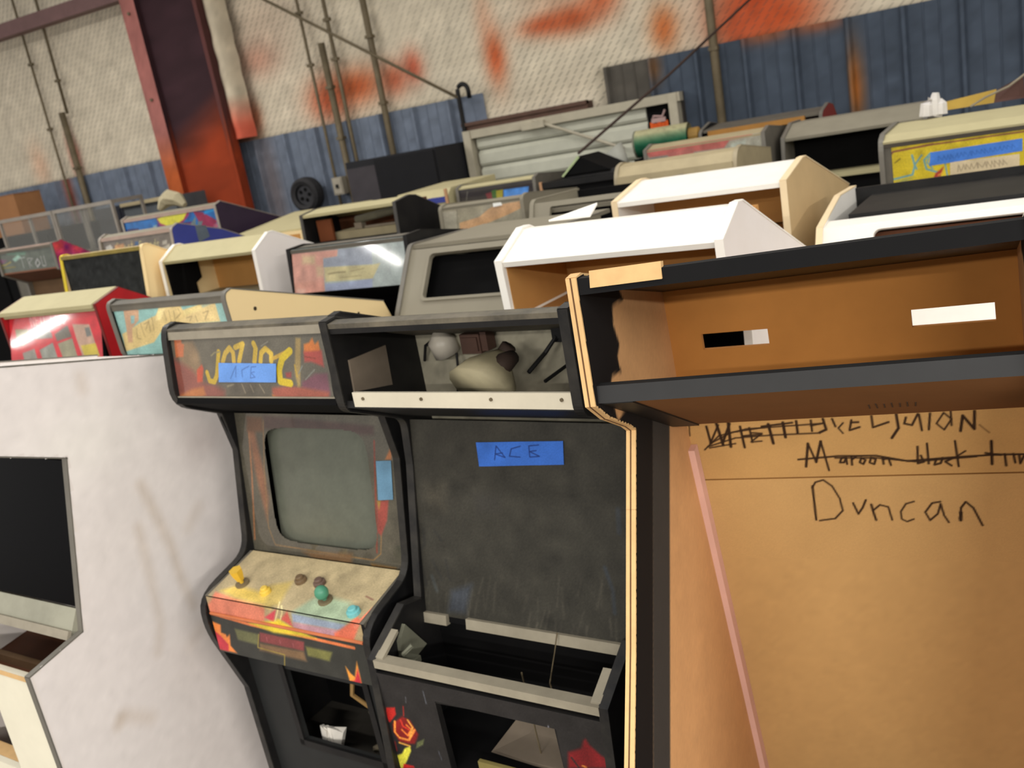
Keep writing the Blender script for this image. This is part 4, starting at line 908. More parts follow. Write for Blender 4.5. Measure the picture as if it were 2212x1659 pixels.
# ------------------------------------------------------------------ front row
# the white cabinet at far left
R, W, P = cabinet('WH', 'big white cabinet at far left with bare side and empty control opening', white_dirty, grey_trim, inner=brown, screen_m=black_gloss, lower=False, neck_m=white_dirty, back_m=white_dirty)
F = Face((.115, 1.085), (.212, 1.47)); plate(F, T_, W-T_, 0, F.L, -.012, 0).build('monitor_glass', black_gloss, R)
F = Face((.075, 1.02), (.112, 1.085)); plate(F, T_, W-T_, 0, F.L*.96, -.02, .0).build('bezel_strip', mat('grey_green_strip', (150, 148, 132), .5), R)
plate(F, T_, W-T_, -.012, .012, -.05, .010).build('bezel_rail', dust_strip, R)
board(R, 'shelf_panel', W, (-.03, .80), (.30, .84), brown, ins=-.01)
F = Face((-.058, .05), (-.060, .975)); holed(F, T_, W-T_, 0, F.L, [rrect(.06, .395, .585, .79, .012)], -.018, 0, 'front_panel', mat('cream_white_panel', (226, 220, 200), .5, dust=.03), R)
plate(F, T_, W-T_, F.L-.014, F.L, -.0185, .002).build('panel_edge', ply, R)
plate(F, .06, .395, .570, .585, -.06, -.019).build('coin_ledge', ply, R)
plate(F, T_, W-T_, .0, .80, -.19, -.17).build('inner_board', mat('brown_board', (110, 84, 58), .8), R)
F = Face((.0, 1.57), (.0, 1.787)); plate(F, T_, W-T_, .004, F.L-.004, -.02, -.004).build('marquee', white, R)
sp = [o for o in R.children if o.name.startswith('side_panel')][1]
s = Sheet(-.07, .76, .0, 1.79, .012, (226, 219, 216), .004, .010)
for pts, wd, am in (([(.385, 1.327), (.404, 1.225), (.423, 1.119), (.424, 1.011), (.438, .911)], .016, .42), ([(.34, 1.215), (.332, 1.06), (.321, .919), (.286, .841)], .014, .34), ([(.11, .718), (.123, .733)], .014, .5), ([(.495, 1.142), (.547, 1.184)], .03, .2), ([(.139, .731), (.206, .676)], .03, .3), ([(.307, 1.676), (.303, 1.642)], .02, .3), ([(.392, .801), (.441, .832)], .03, .22)):
    s.line(pts, wd, (170, 148, 124), .02, am)
s.spot(.62, 1.37, .10, .10, (184, 172, 168), .5); s.spot(.40, .75, .16, .2, (206, 194, 188), .5); s.spot(.4, .4, .4, .35, (200, 190, 185), .55); s.spot(.6, .9, .12, .3, (206, 196, 192), .5); s.spot(.25, 1.5, .2, .12, (236, 232, 224), .5)
o = s.build('smudged_paint', lambda u, v: (W+.0006, u, v), ink_rough, sp); cut(o, lambda c_: not in_outline(P, c_.y-.004, c_.z))

# black flame cabinet
R, W, P = cabinet('JO', 'black cabinet with flames and yellow letters on its marquee and a fitted control panel', black, rubber, radii={0: .045, 1: .05, 4: .05, 5: .07, 6: .06}, lower=False, top=mat('dusty_black_top', (74, 70, 62), .7, dust=.2, dust_rgb=(120, 112, 96)), trim_w=.002)
mq = artwork('jo_marq', 'marquee', T_, W-T_, .004, .186, (112, 106, 92), ink_glossy, R, .0016, gain=.80)
F = fc('jo_marq'); plate(F, T_, W-T_, F.L-.022, F.L+.006, -.002, .010).build('marquee_retainer', dust_strip, R); plate(F, T_, W-T_, -.004, .016, -.002, .010).build('marquee_retainer', dust_strip, R)
plate(F, T_, W-T_, 0, F.L, -.012, 0).build('marquee_backing', black_flat, R)
tape(F, TAPES['jo'], (104, 146, 212), mq, .006, [TAPES['jo_A'], TAPES['jo_C'], TAPES['jo_E']], (82, 112, 170), .003)
F = fc('jo_bez'); crt = TAPES['crt']; hole = rrect(.125, .512, .040, .372, .035)
bz = artwork('jo_bez', 'bezel', T_, W-T_, 0, F.L, (92, 87, 74), ink_glossy, R, .0028, gain=.84)
# cut the printed bezel where the picture tube shows
bm = bmesh.new(); bm.from_mesh(bz.data)
def in_tube(co):
    u = co.x; v = (co.y-F.pb[0])*F.t[0]+(co.z-F.pb[1])*F.t[1]
    q = (u-.125)/.387; r = (v-.040)/.332
    return abs(2*q-1)**7+abs(2*r-1)**7 < 1
bmesh.ops.delete(bm, geom=[f for f in bm.faces if in_tube(f.calc_center_median())], context='FACES'); bm.to_mesh(bz.data); bm.free()
s = Sheet(.115, .522, .030, .382, .006, (90, 93, 83), .015, .02)
s.line([(.30, .03), (.30, .38)], .006, (100, 102, 90), .02, .4); s.spot(.2, .05, .2, .1, (128, 126, 108), .3)
s.build('picture_tube', lambda u, v: F.p(u, v, -.022+.018*(1-((u-.318)/.21)**2)*(1-((v-.206)/.19)**2)), print_mat('picture_tube_glass', .35, .35), R)
tape(F, TAPES['job'], (96, 132, 158), bz, .005)
F = fc('jo_cp')
cp = artwork('jo_cp', 'control_panel', T_+.012, W-T_-.012, .0, F.L, (152, 138, 108), ink_m, R, .002, gain=1.18)
mb = plate(F, T_+.012, W-T_-.012, .012, F.L, -.02, .001); mb.build('control_board', black, R)
for x in (T_, W-T_-.012): plate(F, x, x+.012, 0, F.L, -.03, .002).build('side_rail', grey_dark, R)
Fl = fc('jo_lip'); artwork('jo_lip', 'control_apron', T_+.006, W-T_-.006, 0, Fl.L, (54, 54, 50), ink_m, R, .002, h=.002)
plate(Fl, T_, W-T_, 0, Fl.L, -.018, .0).build('apron_board', black, R)
mb = MB(); q0 = Fl.p(0, .1205, .0035); mb.tube([(T_+.010, q0[1], q0[2]), (W-T_-.010, q0[1], q0[2])], .0045, 8); mb.build('front_nosing', mat('orange_red_nosing', (196, 112, 70), .4, dust=.12), R)
def stick(key, rgb, hgt, square):
    x, v = CT[key]; mt = mat('plastic_'+key, rgb, .4, dust=.1)
    mb = MB(); mb.tube([F.p(x, v, .003), F.p(x, v, .009)], .020, 14); j = mb.build('joystick', mat('joystick_dust_washer', (120, 106, 80), .6), R)
    mb = MB(); mb.tube([F.p(x, v, .009), F.p(x, v, hgt*.6)], .006, 8); mb.build('shaft', mt, j)
    mb = MB()
    if square: mb.tube([F.p(x, v, hgt*.35), F.p(x, v, hgt*.75), F.p(x, v, hgt)], [.011, .017, .019], 6)
    else: mb.tube([F.p(x, v, hgt-.036*math.cos(a)*.55-.018) for a in np.linspace(.2, math.pi-.1, 8)], [.019*math.sin(a) for a in np.linspace(.2, math.pi-.1, 8)], 12)
    mb.build('knob', mt, j, not square)
stick('y_stick', (218, 176, 56), .055, True); stick('g_stick', (76, 140, 112), .050, False)
def button(key, rgb, r=.013):
    x, v = CT[key]; mt = mat('button_'+key, rgb, .4, dust=.08)
    mb = MB(); mb.tube([F.p(x, v, .002), F.p(x, v, .012), F.p(x, v, .014)], [r*1.25, r*1.2, r*.9], 14); b = mb.build('push_button', mt, R)
    mb = MB(); mb.tube([F.p(x, v, .012), F.p(x, v, .020), F.p(x, v, .022)], [r*.8, r*.78, r*.6], 12); mb.build('plunger', mt, b)
button('y_btn', (226, 192, 80)); button('c_btn', (112, 184, 186), .015); button('s1', (110, 90, 66), .014); button('s2', (104, 84, 74), .014)
F = fc('jo_low')
holed(F, T_, W-T_, 0, F.L, [[(.165, .225), (.47, .225), (.47, .465), (.165, .465)]], -.018, 0, 'front_panel', mat('black_front_panel', (34, 35, 35), .6, dust=.12), R)
mb = plate(F, .150, .168, .21, .48, -.001, .006); plate(F, .467, .487, .21, .48, -.001, .006, mb); plate(F, .15, .487, .205, .228, -.001, .006, mb); mb.build('coin_door_frame', black, R)
plate(F, T_, W-T_, 0, .5, -.26, -.25).build('inner_board', black_flat, R)
board(R, 'front_panel', W, (-.04, .31), (-.03, .02), black, ins=.006)
mb = MB(); mb.box(T_, W-T_, -.02, .26, .44, .455); mb.build('coin_shelf', mat('dull_metal_shelf', (70, 66, 60), .6, dust=.2), R)
mb = MB(); mb.tube([(.33, .05, .80), (.335, .06, .72), (.325, .05, .66), (.36, .08, .60), (.40, .10, .55), (.43, .10, .50)], .007, 6); mb.build('wiring', mat('tan_wire', (150, 118, 70), .7), R)
mb = MB(); mb.tube([(.36, .08, .60), (.40, .07, .545), (.405, .08, .50)], .016, 8); mb.tube([(.45, .09, .62), (.475, .08, .56), (.45, .08, .50)], .005, 6); mb.tube([(.38, .04, .50), (.42, .03, .53), (.45, .06, .50)], .012, 6); mb.build('wiring', mat('dusty_wire_bundle', (84, 76, 60), .8, dust=.2), R)
t = thing('crumpled_paper', 'small crumpled white paper inside the dark coin door of the flame cabinet', 'paper', tuple(Matrix.Rotation(R.rotation_euler.z, 4, 'Z') @ Vector((.225, .02, .0)) + R.location + Vector((0, 0, .463))), R.rotation_euler.z)
mb = MB()
for q in range(4):
    a = q*1.1; dx = (q-1.5)*.014
    mb.hexa([(dx-.02, .0, 0), (dx+.005, -.01, .0), (dx+.015, -.005+.008*q, .075-.012*(q % 2)), (dx-.012, .0, .085)], [(dx-.02, .012, 0), (dx+.005, .008, .0), (dx+.015, .012+.008*q, .07), (dx-.012, .014, .08)])
mb.build('sheet', mat('white_paper', (214, 208, 198), .8), t)
t = MB(); t.prism([(.11, 1.488), (.135, 1.372), (.128, 1.366), (.102, 1.470)], .008, .012); t.build('bracket', black, R)

# black cabinet with the empty marquee box
R, W, P = cabinet('AC', 'empty black cabinet with blue tape on its dusty dark screen, marquee box open', black, rubber, radii={1: .02, 2: .03}, lower=False, top=mat('dusty_black_top', (74, 70, 62), .7), trim_w=.002, neck_m=black)
plate(Face((.004, 1.745), (.004, 1.770)), T_, W-T_, 0, .022, -.02, .002).build('top_rail', black, R)
F = fc('ac_back'); s = Sheet(T_, W-T_, 0, .272, .008, (150, 144, 126), .02, .06); s.spot(.3, .1, .2, .05, (120, 112, 96), .5)
bp = s.build('inner_board', lambda u, v: F.p(u, v, 0), ink_rough, R)
F0 = Face((.006, 1.569), (.006, 1.62)); rail = plate(F0, .045, W-.006, .006, .040, -.004, .004).build('marquee_rail', mat('pale_metal_rail', (214, 206, 186), .4, metal=.1, dust=.05), R)
for x in (.075, .24, .42, .585):
    mb = MB(); mb.tube([F0.p(x, .026, .004), F0.p(x, .026, .0065)], .004, 8); mb.build('screw', conduit_m, rail)
mb = MB(); mb.prism([(.035, 1.60), (.165, 1.575), (.17, 1.672), (.04, 1.674)], T_, T_+.005); mb.build('side_card', mat('grey_brown_card', (112, 100, 86), .8), R)
# things inside the marquee box
def inside(name, mb, m, sm=False): return mb.build(name, m, R, sm)
mb = MB(); mb.tube([(.12, .275, 1.62), (.115, .265, 1.655), (.115, .262, 1.68)], [.035, .034, .012], 12); mb.tube([(.115, .262, 1.68), (.115, .258, 1.71)], .017, 10); inside('lamp_socket', mb, mat('pale_porcelain', (186, 178, 164), .4), True)
mb = MB(); mb.tube([(.10, .26, 1.66), (.06, .27, 1.64), (.04, .28, 1.60)], .004, 6); inside('socket_wire', mb, black)
mb = MB(); mb.tube([(.15, .27, 1.62), (.16, .25, 1.58), (.17, .22, 1.54)], .003, 6); inside('socket_wire', mb, black)
mb = MB(); mb.box(.19, .245, .24, .285, 1.625, 1.672); mb.box(.245, .262, .245, .28, 1.63, 1.675); mb.box(.195, .24, .235, .24, 1.632, 1.665); inside('transformer', mb, mat('brown_transformer', (82, 58, 48), .7, dust=.2))
mb = MB(); mb.tube([(.315, .12, 1.575), (.32, .15, 1.597), (.325, .185, 1.617), (.33, .21, 1.626)], [.082, .066, .036, .022], 14); inside('picture_tube_neck', mb, mat('dusty_tube_glass', (164, 154, 124), .7, dust=.12), True)
mb = MB(); mb.tube([(.35, .13, 1.608), (.36, .16, 1.626), (.365, .19, 1.630)], [.022, .024, .016], 10); mb.tube([(.33, .205, 1.632), (.345, .21, 1.650)], .018, 8); inside('yoke_coil', mb, mat('dark_yoke_coil', (58, 44, 36), .8, dust=.2), True)
mb = MB(); mb.box(.425, .47, .265, .288, 1.640, 1.685); mb.box(.435, .46, .258, .266, 1.65, 1.675); inside('outlet', mb, black)
mb = MB(); mb.tube([(.44, .26, 1.655), (.41, .25, 1.62), (.39, .2, 1.59)], .005, 6); mb.tube([(.46, .26, 1.665), (.485, .25, 1.64), (.48, .22, 1.60), (.46, .15, 1.585)], .004, 6); inside('outlet_cord', mb, black)
F = fc('ac_scr'); plate(F, T_, W-T_, -.075, F.L, -.012, 0).build('screen_board', black_flat, R)
sc = artwork('ac_scr', 'screen_panel', T_, W-T_, -.06, F.L, (50, 48, 42), print_mat('dusty_acrylic', .6, .25), R, .003, h=.001, mott=.05, blotch=.08, soften=.45)
tape(F, TAPES['ac'], (58, 104, 190), sc, .004, [TAPES['ac_A'], TAPES['ac_C'], TAPES['ac_E']], (28, 44, 96), .0026)
strip = mat('grey_tape_strip', (150, 142, 124), .6, dust=.12)
mb = plate(F, T_, .088, -.080, -.054, -.004, .012); mb.build('lower_rail', strip, R); plate(F, .148, W-T_, -.080, -.054, -.004, .012).build('lower_rail', strip, R)
# open control box with taped rim
rim = [(-.094, .978), (.04, 1.048)]
mb = MB(); mb.box(T_, W-T_, -.100, -.070, .962, .982); mb.build('box_rim', strip, R)
for x0, x1 in ((T_, T_+.022), (W-T_-.022, W-T_)):
    mb = MB(); mb.prism([(-.09, .975), (-.02, 1.012), (-.02, 1.020), (-.09, .985)], x0, x1); mb.build('box_rim', strip, R)
mb = MB(); mb.box(T_, W-T_, -.08, .16, .70, .71); mb.build('box_floor', black_flat, R)
mb = MB(); mb.box(T_, W-T_, .15, .16, .70, .965); mb.build('box_back', black_flat, R)
mb = MB(); mb.prism([(-.02, .90), (.08, .92), (.02, 1.01), (-.01, .98)], T_, T_+.01); mb.box(.028, .075, -.03, .0, .93, .945); mb.tube([(.03, -.02, .95), (.055, -.035, .965), (.075, -.02, .985)], .006, 6); mb.build('latch_bracket', mat('dull_green_metal', (112, 112, 96), .6, dust=.1), R)
mb = MB(); mb.prism([(-.07, .74), (.13, .78), (.10, 1.03), (-.07, .96)], W-T_-.01, W-T_-.002); mb.build('side_card', mat('dark_card', (70, 68, 60), .8), R)
mb = MB(); mb.tube([(.36, .02, .71), (.37, .0, .85), (.372, -.01, .96)], .002, 5); mb.tube([(.41, .06, .71), (.40, .05, .9), (.41, .10, 1.0)], .002, 5); mb.build('loose_wire', conduit_m, R)
F = fc('ac_low'); hp = [(.185, .34), (.505, .34), (.495, .615), (.180, .600)]
holed(F, T_, W-T_, 0, F.L, [hp], -.018, -.001, 'front_panel', black, R)
s = Sheet(T_, W-T_, 0.06, F.L, .0026, (36, 34, 34), .06, .08); s.items(ART['ac_low'])
fp = s.build('painted_flames', lambda u, v: F.p(u, v, .0), ink_m, R)
bm = bmesh.new(); bm.from_mesh(fp.data)
def in_hole(co):
    v = (co.y-F.pb[0])*F.t[0]+(co.z-F.pb[1])*F.t[1]; return .183 < co.x < .50 and .34 < v < .607
bmesh.ops.delete(bm, geom=[f for f in bm.faces if in_hole(f.calc_center_median())], context='FACES'); bm.to_mesh(fp.data); bm.free()
mb = MB(); mb.hexa([(.23, .0, .70), (.49, -.02, .72), (.50, .25, .78), (.30, .26, .80)], [(.23, .0, .71), (.49, -.02, .73), (.50, .25, .79), (.30, .26, .81)]); mb.build('inner_card', mat('grey_brown_card', (112, 100, 86), .8), R)
mb = MB(); mb.box(.24, .50, -.065, -.055, .60, .735); mb.build('inner_card', mat('yellowed_card', (128, 116, 66), .8), R)
board(R, 'front_panel', W, (-.09, .30), (-.08, .02), black, ins=.006)

# raw fibreboard cabinet at the right
R, W, P = cabinet('DU', 'raw fibreboard cabinet at right with marker writing and plywood edges', black, ply, inner=mdf, lower=False, back=False, neck=False, tops=[((.46, 1.755), (.02, 1.864))], top=black, trim_w=.0)
sps = [o for o in R.children if o.name.startswith('side_panel')]
for i, sp in enumerate(sps):      # inner faces are bare board with black overspray along the front edge
    x = T_+.0008 if i == 0 else W-T_-.0008; x0 = 0 if i == 0 else W-T_
    s = Sheet(-.30, .72, .35, 1.87, .006, (202, 154, 106), .01, .012)
    s.poly([(-.3, 1.95), (.165, 1.90), (.176, 1.803), (.188, 1.783), (.156, 1.788), (.128, 1.787), (.117, 1.756), (.13, 1.718), (.11, 1.701), (.111, 1.683), (.117, 1.672), (.07, 1.679), (.049, 1.659), (.06, 1.60), (.18, 1.62), (.236, 1.548), (-.073, 1.004), (-.32, .58), (-.4, .9)], (24, 22, 22), .003)
    s.poly([(.236, 1.555), (.33, 1.52), (.001, .947), (-.25, .50), (-.32, .58), (-.073, 1.004)], (60, 57, 54), .004)
    o = s.build('inner_face', lambda u, v: (x, u, v), ink_rough, sp); cut(o, lambda c_: not in_outline(P, c_.y, c_.z))
    trim_mesh(P, [0, 1, 2, 3, 4, 5, 6, 7], x0+.0075, x0+.0098, .0048).build('edge_groove', mat('groove_shadow_brown', (96, 66, 40), .9), sp)
for ch in sps[1].children:
    if ch.name.startswith('edge_trim'): ch.data.materials[0] = mat('pale_plywood_edge', (226, 214, 198), .7, dust=.06)  # right side's edge trim is paler than the left one
F = fc('du_back')
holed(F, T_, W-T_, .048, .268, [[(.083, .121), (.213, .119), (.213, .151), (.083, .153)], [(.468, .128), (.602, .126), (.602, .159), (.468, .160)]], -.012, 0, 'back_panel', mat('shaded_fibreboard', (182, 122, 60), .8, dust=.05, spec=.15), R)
mb = MB(); mb.prism([(.0, 1.862), (-.003, 1.836), (.016, 1.836), (.02, 1.862)], T_, W-T_); mb.build('top_rail', mat('black_rail_paint', (12, 12, 14), .7, spec=.15, dust=.05, dust_rgb=(24, 23, 23)), R)
mb = MB(); mb.prism([(-.004, 1.684), (-.010, 1.656), (.008, 1.652), (.014, 1.684)], T_, W-T_); mb.build('marquee_shelf', mat('dusty_dark_rail', (38, 38, 39), .6, dust=.1), R)
mb = MB(); mb.prism([(-.006, 1.846), (.002, 1.872), (.014, 1.870), (.008, 1.846)], .040, .158); mb.build('chipped_edge', ply, R)
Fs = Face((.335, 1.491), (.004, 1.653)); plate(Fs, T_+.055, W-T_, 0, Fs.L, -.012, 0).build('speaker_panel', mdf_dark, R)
plate(Fs, T_, T_+.055, 0, Fs.L, -.012, .003).build('corner_cleat', black, R)
for q in range(7):
    x = .40+q*.012; mb = MB(); poly_plate(Fs, [(x, .10), (x+.002, .10), (x+.006, .15+.01*(q % 2)), (x+.004, .15+.01*(q % 2))], .0, .0008, mb); mb.build('pencil_stroke', mat('dark_pencil_marks', (70, 50, 34), .9), R)
F = fc('du_board'); seam = .837
lo = Sheet(T_, W-T_, -.42, seam-.20, .012, (190, 151, 98), .008, .006); lo2 = Sheet(T_, W-T_, seam-.20, seam, .0022, (190, 151, 98), .010, .006); up = Sheet(T_, W-T_, seam, F.L-.002, .0020, (187, 146, 91), .010, .008)
up.items(ART['du_board']); lo2.items(ART['du_board'])
big = plate(F, T_, W-T_, -.42, seam-.0015, -.016, .0).build('lower_board', mdf, R)
top_b = plate(F, T_, W-T_, seam+.0015, F.L, -.016, -.001).build('upper_board', mdf, R)
up.build('writing', lambda u, v: F.p(u, v+.0015, .0), ink_rough, top_b)
lo2.build('writing', lambda u, v: F.p(u, v-.0015, .0008), ink_rough, big); lo.build('bare_face', lambda u, v: F.p(u, v-.0015, .0008), ink_rough, big)
mb = MB(); mb.prism([F.p(0, -.42, .001)[1:], F.p(0, -.42, .030)[1:], F.p(0, .925, .028)[1:], F.p(0, .925, .001)[1:]], T_, T_+.014); mb.build('pink_batten', mat('pinkish_batten', (222, 176, 160), .8, dust=.05), R)
board(R, 'front_panel', W, (-.29, .42), (-.22, .02), mdf, ins=.006)

# ------------------------------------------------------------------ second row
R, W, P = cabinet('NG', 'red cabinet with a red marquee of small picture panels and a cream top', red, mat('red_edge_moulding', (120, 40, 38), .4), top=cream, lower=True, top_ins=.012, trim_w=-.003)
artwork('ng_m', 'marquee', T_+.004, W-T_-.004, .006, .226, (196, 36, 46), ink_glossy, R, .002)
plate(fc('ng_m'), T_, W-T_, .0, .236, -.012, .001).build('marquee_backing', black_flat, R)
mb = MB(); mb.prism([(-.01, 1.722), (-.012, 1.738), (.127, 1.782), (.13, 1.77)], T_, W-T_); mb.build('top_cap', cream, R)
R, W, P = cabinet('PH', 'cream-sided cabinet with a pale blue marquee and beige lettering', black, grey_trim, radii={0: .03, 1: .03}, side_right=cream_side, top=grey_dark)
pm = artwork('ph_m', 'marquee', T_+.004, W-T_-.004, .006, .172, (140, 184, 178), ink_glossy, R, .002)
plate(fc('ph_m'), T_, W-T_, 0, .195, -.012, .001).build('marquee_backing', black_flat, R); plate(fc('ph_m'), T_, W-T_, .172, .196, -.002, .006).build('marquee_retainer', grey_dark, R)
sp = [o for o in R.children if o.name.startswith('side_panel')][1]
for d, z, r in ((.111, 1.69, .007), (.60, 1.548, .006)):
    mb = MB(); mb.tube([(W-.001, d, z), (W+.0012, d, z)], r, 10); mb.build('bolt_hole', mat('dark_hole', (60, 48, 34), .9), sp)
R, W, P = cabinet('GH', 'grey cabinet with a big black monitor opening in its sloping front', grey, grey_trim, lower=False, neck=False, tops=[((.55, 1.74), (.02, 1.745))], radii={0: .02, 6: .02})
F = fc('gh_f'); holed(F, T_, W-T_, -.04, F.L-.004, [rrect(.118, W-.118, .052, .238, .018)], -.016, 0, 'monitor_surround', grey, R)
mb = MB(); ri, ro = rrect(.118, W-.118, .052, .238, .018), rrect(.106, W-.106, .040, .250, .024)
for k in range(len(ri)):
    a, b, c, d = ri[k], ri[(k+1) % len(ri)], ro[(k+1) % len(ro)], ro[k]; mb.hexa([F.p(*a, 0), F.p(*b, 0), F.p(*c, 0), F.p(*d, 0)], [F.p(*a, .006), F.p(*b, .006), F.p(*c, .006), F.p(*d, .006)])
mb.build('opening_rim', grey, R)
plate(F, .06, W-.06, 0, F.L-.01, -.075, -.07).build('dark_glass', black_flat, R)
mb = MB(); mb.box(T_, W-T_, -.19, -.175, .05, 1.46); mb.build('front_panel', grey, R)
def open_white(k, label, side, side_r, inner_floor, trim, toprid):
    c = CABS[k]; R, W, P = cabinet(k, label, side, trim, side_right=side_r, inner=white, back_m=mdf, top=white, tops=[(P_[-2], P_[-1]) for P_ in [c['prof']]]+[(c['prof'][-1], c['prof'][0])]+[(c['prof'][-3], c['prof'][-2])], neck_m=white, trim_w=.002)
    P = c['prof']; a, b = P[0], P[1]
    plate(Face(b, a), T_, W-T_, .0, .02, -.02, 0).build('marquee_sill', white, R)
    mb = MB(); mb.box(T_, W-T_, b[0]+.02, P[-3][0]-.04, b[1]-.02, b[1]-.008); mb.build('box_floor', inner_floor, R)
    dI = b[0]+.35; mb = MB(); mb.box(T_, W-T_, dI, dI+.012, b[1], a[1]+.03); mb.build('inner_board', mdf, R)
    if k == 'W1':
        for x in (T_, W-T_-.002):
            mb = MB(); mb.prism([(b[0]+.015, b[1]), (a[0]+.02, a[1]-.02), (dI, a[1]+.03), (dI, b[1])], x, x+.002); mb.build('inner_lining', mdf, R)
    return R
R1 = open_white('W1', 'bright white open-fronted cabinet with a white right side, nearer of the two', white, white_dirty, mdf, mat('white_edge_moulding', (240, 236, 228), .4, dust=.02), None)
R2 = open_white('W2', 'white-topped open cabinet with a tan right side, behind the all-white one', white, tan, mdf, mat('cream_edge_moulding', (228, 206, 168), .5, dust=.04), None)
# ------------------------------------------------------------------ third row
R, W, P = cabinet('W3', 'white cabinet with a wide rounded opening, behind the raw fibreboard one', white, mat('cream_edge_moulding', (228, 206, 168), .5), lower=False, neck=False, tops=[], back=True, back_m=black, inner=mdf)
R.location.z = .012   # stands on its levelling feet
F = Face((-.06, 1.50), (0, 1.642)); L = F.L
holed(F, T_, W-T_, -1.45, L-.004, [rrect(.165, W-.03, -.07, .132, .02)], -.018, 0, 'front_panel', white, R)
mb = MB(); mb.box(T_, W-T_, .06, .075, 1.2, 1.60); mb.build('inner_board', brown, R)
mb = MB(); mb.box(T_+.06, W-T_, .10, .58, 1.615, 1.66); mb.build('black_lid', black, R)
mb = MB(); mb.prism([(.01, 1.625), (.01, 1.640), (.09, 1.648), (.09, 1.632)], T_, W-T_); mb.build('top_panel', white, R)
R, W, P = cabinet('JY', 'black-fronted cabinet with yellow edge moulding and cream side', cream_side, yellow_trim, lower=False, neck=False, tops=[((.60, 1.60), (.03, 1.895))], radii={0: .02}, trim_w=.003)
F = Face((-.032, .05), (-.006, 1.885)); s = Sheet(T_, W-T_, 0, F.L, .012, (40, 42, 42), .05, .12); s.build('front_panel', lambda u, v: F.p(u, v, -.002), ink_rough, R)
for o in [q for q in R.children if q.name.startswith('side_panel')][1].children: o.data.materials[0] = cream_side
plate(F, T_, W-T_, F.L-.012, F.L+.006, -.014, .006).build('top_moulding', mat('worn_yellow_moulding', (150, 132, 60), .5, dust=.2), R)
R, W, P = cabinet('KO', 'open cream-topped cabinet with a white right side, left of the pink marquee', cream_side, mat('white_edge_moulding', (240, 236, 228), .4), side_right=white_dirty, top=cream, inner=black_flat, tops=[((.60, 1.66), (.484, 1.708)), ((.484, 1.708), (.13, 1.862)), ((.10, 1.862), (0, 1.80))])
mb = MB(); mb.box(T_, W-T_, .30, .312, 1.60, 1.82); mb.build('inner_board', mdf, R)
mb = MB(); mb.box(T_, W-T_, .0, .30, 1.588, 1.602); mb.build('box_floor', mat('dusty_board', (160, 148, 118), .8, dust=.1), R)
mb = MB(); mb.prism([(.01, 1.60), (.01, 1.79), (.20, 1.83), (.20, 1.68), (.16, 1.66), (.16, 1.60)], T_, T_+.012); mb.build('side_lining', black_flat, R)
mb = MB(); mb.box(.47, .55, .25, .30, 1.63, 1.78); mb.build('socket_box', black_flat, R)
R, W, P = cabinet('LP', 'cabinet with a faded pink and grey marquee taped in blue and beige', black, black, top=grey_dark)
lm = artwork('lp_m', 'marquee', T_+.004, W-T_-.004, .004, .196, (150, 160, 158), ink_glossy, R, .002)
plate(fc('lp_m'), T_, W-T_, 0, .2, -.012, .001).build('marquee_backing', black_flat, R)
# ------------------------------------------------------------------ fourth row and behind
R, W, P = cabinet('TR', 'cabinet with a dark green marquee and magenta side art, at left edge', grey_dark, grey_trim, top=grey_dark, inner=brown, screen_m=mat('brown_board', (110, 84, 58), .8))
artwork('tr_m', 'marquee', T_, W-T_, .004, .155, (78, 84, 74), ink_glossy, R, .003)
plate(fc('tr_m'), T_, W-T_, .148, .168, -.002, .006).build('marquee_retainer', mat('pinkish_metal_strip', (166, 144, 132), .5), R)
sp = [o for o in R.children if o.name.startswith('side_panel')][1]
s = Sheet(.004, .60, 1.30, 1.96, .008, (150, 40, 100), .06, .08)
s.spot(.03, 1.92, .07, .06, (206, 70, 72), 1.); s.spot(.16, 1.88, .05, .04, (210, 70, 84), 1.); s.spot(.03, 1.80, .05, .03, (150, 40, 130), 1.); s.spot(.10, 1.82, .03, .04, (140, 110, 120), .9); s.spot(.35, 1.75, .1, .1, (160, 50, 150), 1.); s.spot(.09, 1.90, .02, .02, (90, 20, 90), .9)
o = s.build('side_art', lambda u, v: (W+.001, u, v), ink_m, sp)
bm = bmesh.new(); bm.from_mesh(o.data)
def in_tr(c_):
    pr = P; u, v = c_.y, c_.z; ins = False
    for (ax, ay), (bx, by) in zip(pr, pr[1:]+pr[:1]):
        if (ay > v) != (by > v) and u < (bx-ax)*(v-ay)/(by-ay)+ax: ins = not ins
    return ins
bmesh.ops.delete(bm, geom=[f for f in bm.faces if not in_tr(f.calc_center_median())], context='FACES'); bm.to_mesh(o.data); bm.free()
R, W, P = cabinet('GR', 'cabinet with a grey marquee in yellow lettering and deep blue side', grey, mat('pale_metal_moulding', (150, 142, 132), .4), side_right=navy, top=grey, radii={0: .02})
artwork('gr_m', 'marquee', T_, W-T_, .004, .150, (98, 90, 82), ink_glossy, R, .0025)
plate(fc('gr_m'), T_, W-T_, .146, .168, -.002, .008).build('marquee_retainer', mat('pinkish_metal_strip', (166, 144, 132), .5), R)
sp = [o for o in R.children if o.name.startswith('side_panel')][1]
mb = MB(); mb.prism([(.17, 1.80), (.26, 1.82), (.25, 1.89), (.17, 1.90)], W-.001, W+.001); mb.build('grey_sticker', mat('dull_grey_sticker', (92, 104, 118), .7), sp)
R, W, P = cabinet('QP', 'cabinet with a blue and purple marquee around a yellow half disc', mat('dark_purple_laminate', (44, 30, 54), .6), mat('pale_metal_moulding', (150, 142, 132), .4), top=grey)
artwork('qp_m', 'marquee', T_, W-T_, .004, .172, (22, 92, 156), ink_glossy, R, .004)
plate(fc('qp_m'), T_, W-T_, .165, .188, -.002, .008).build('marquee_retainer', mat('pinkish_metal_strip', (166, 144, 132), .5), R)
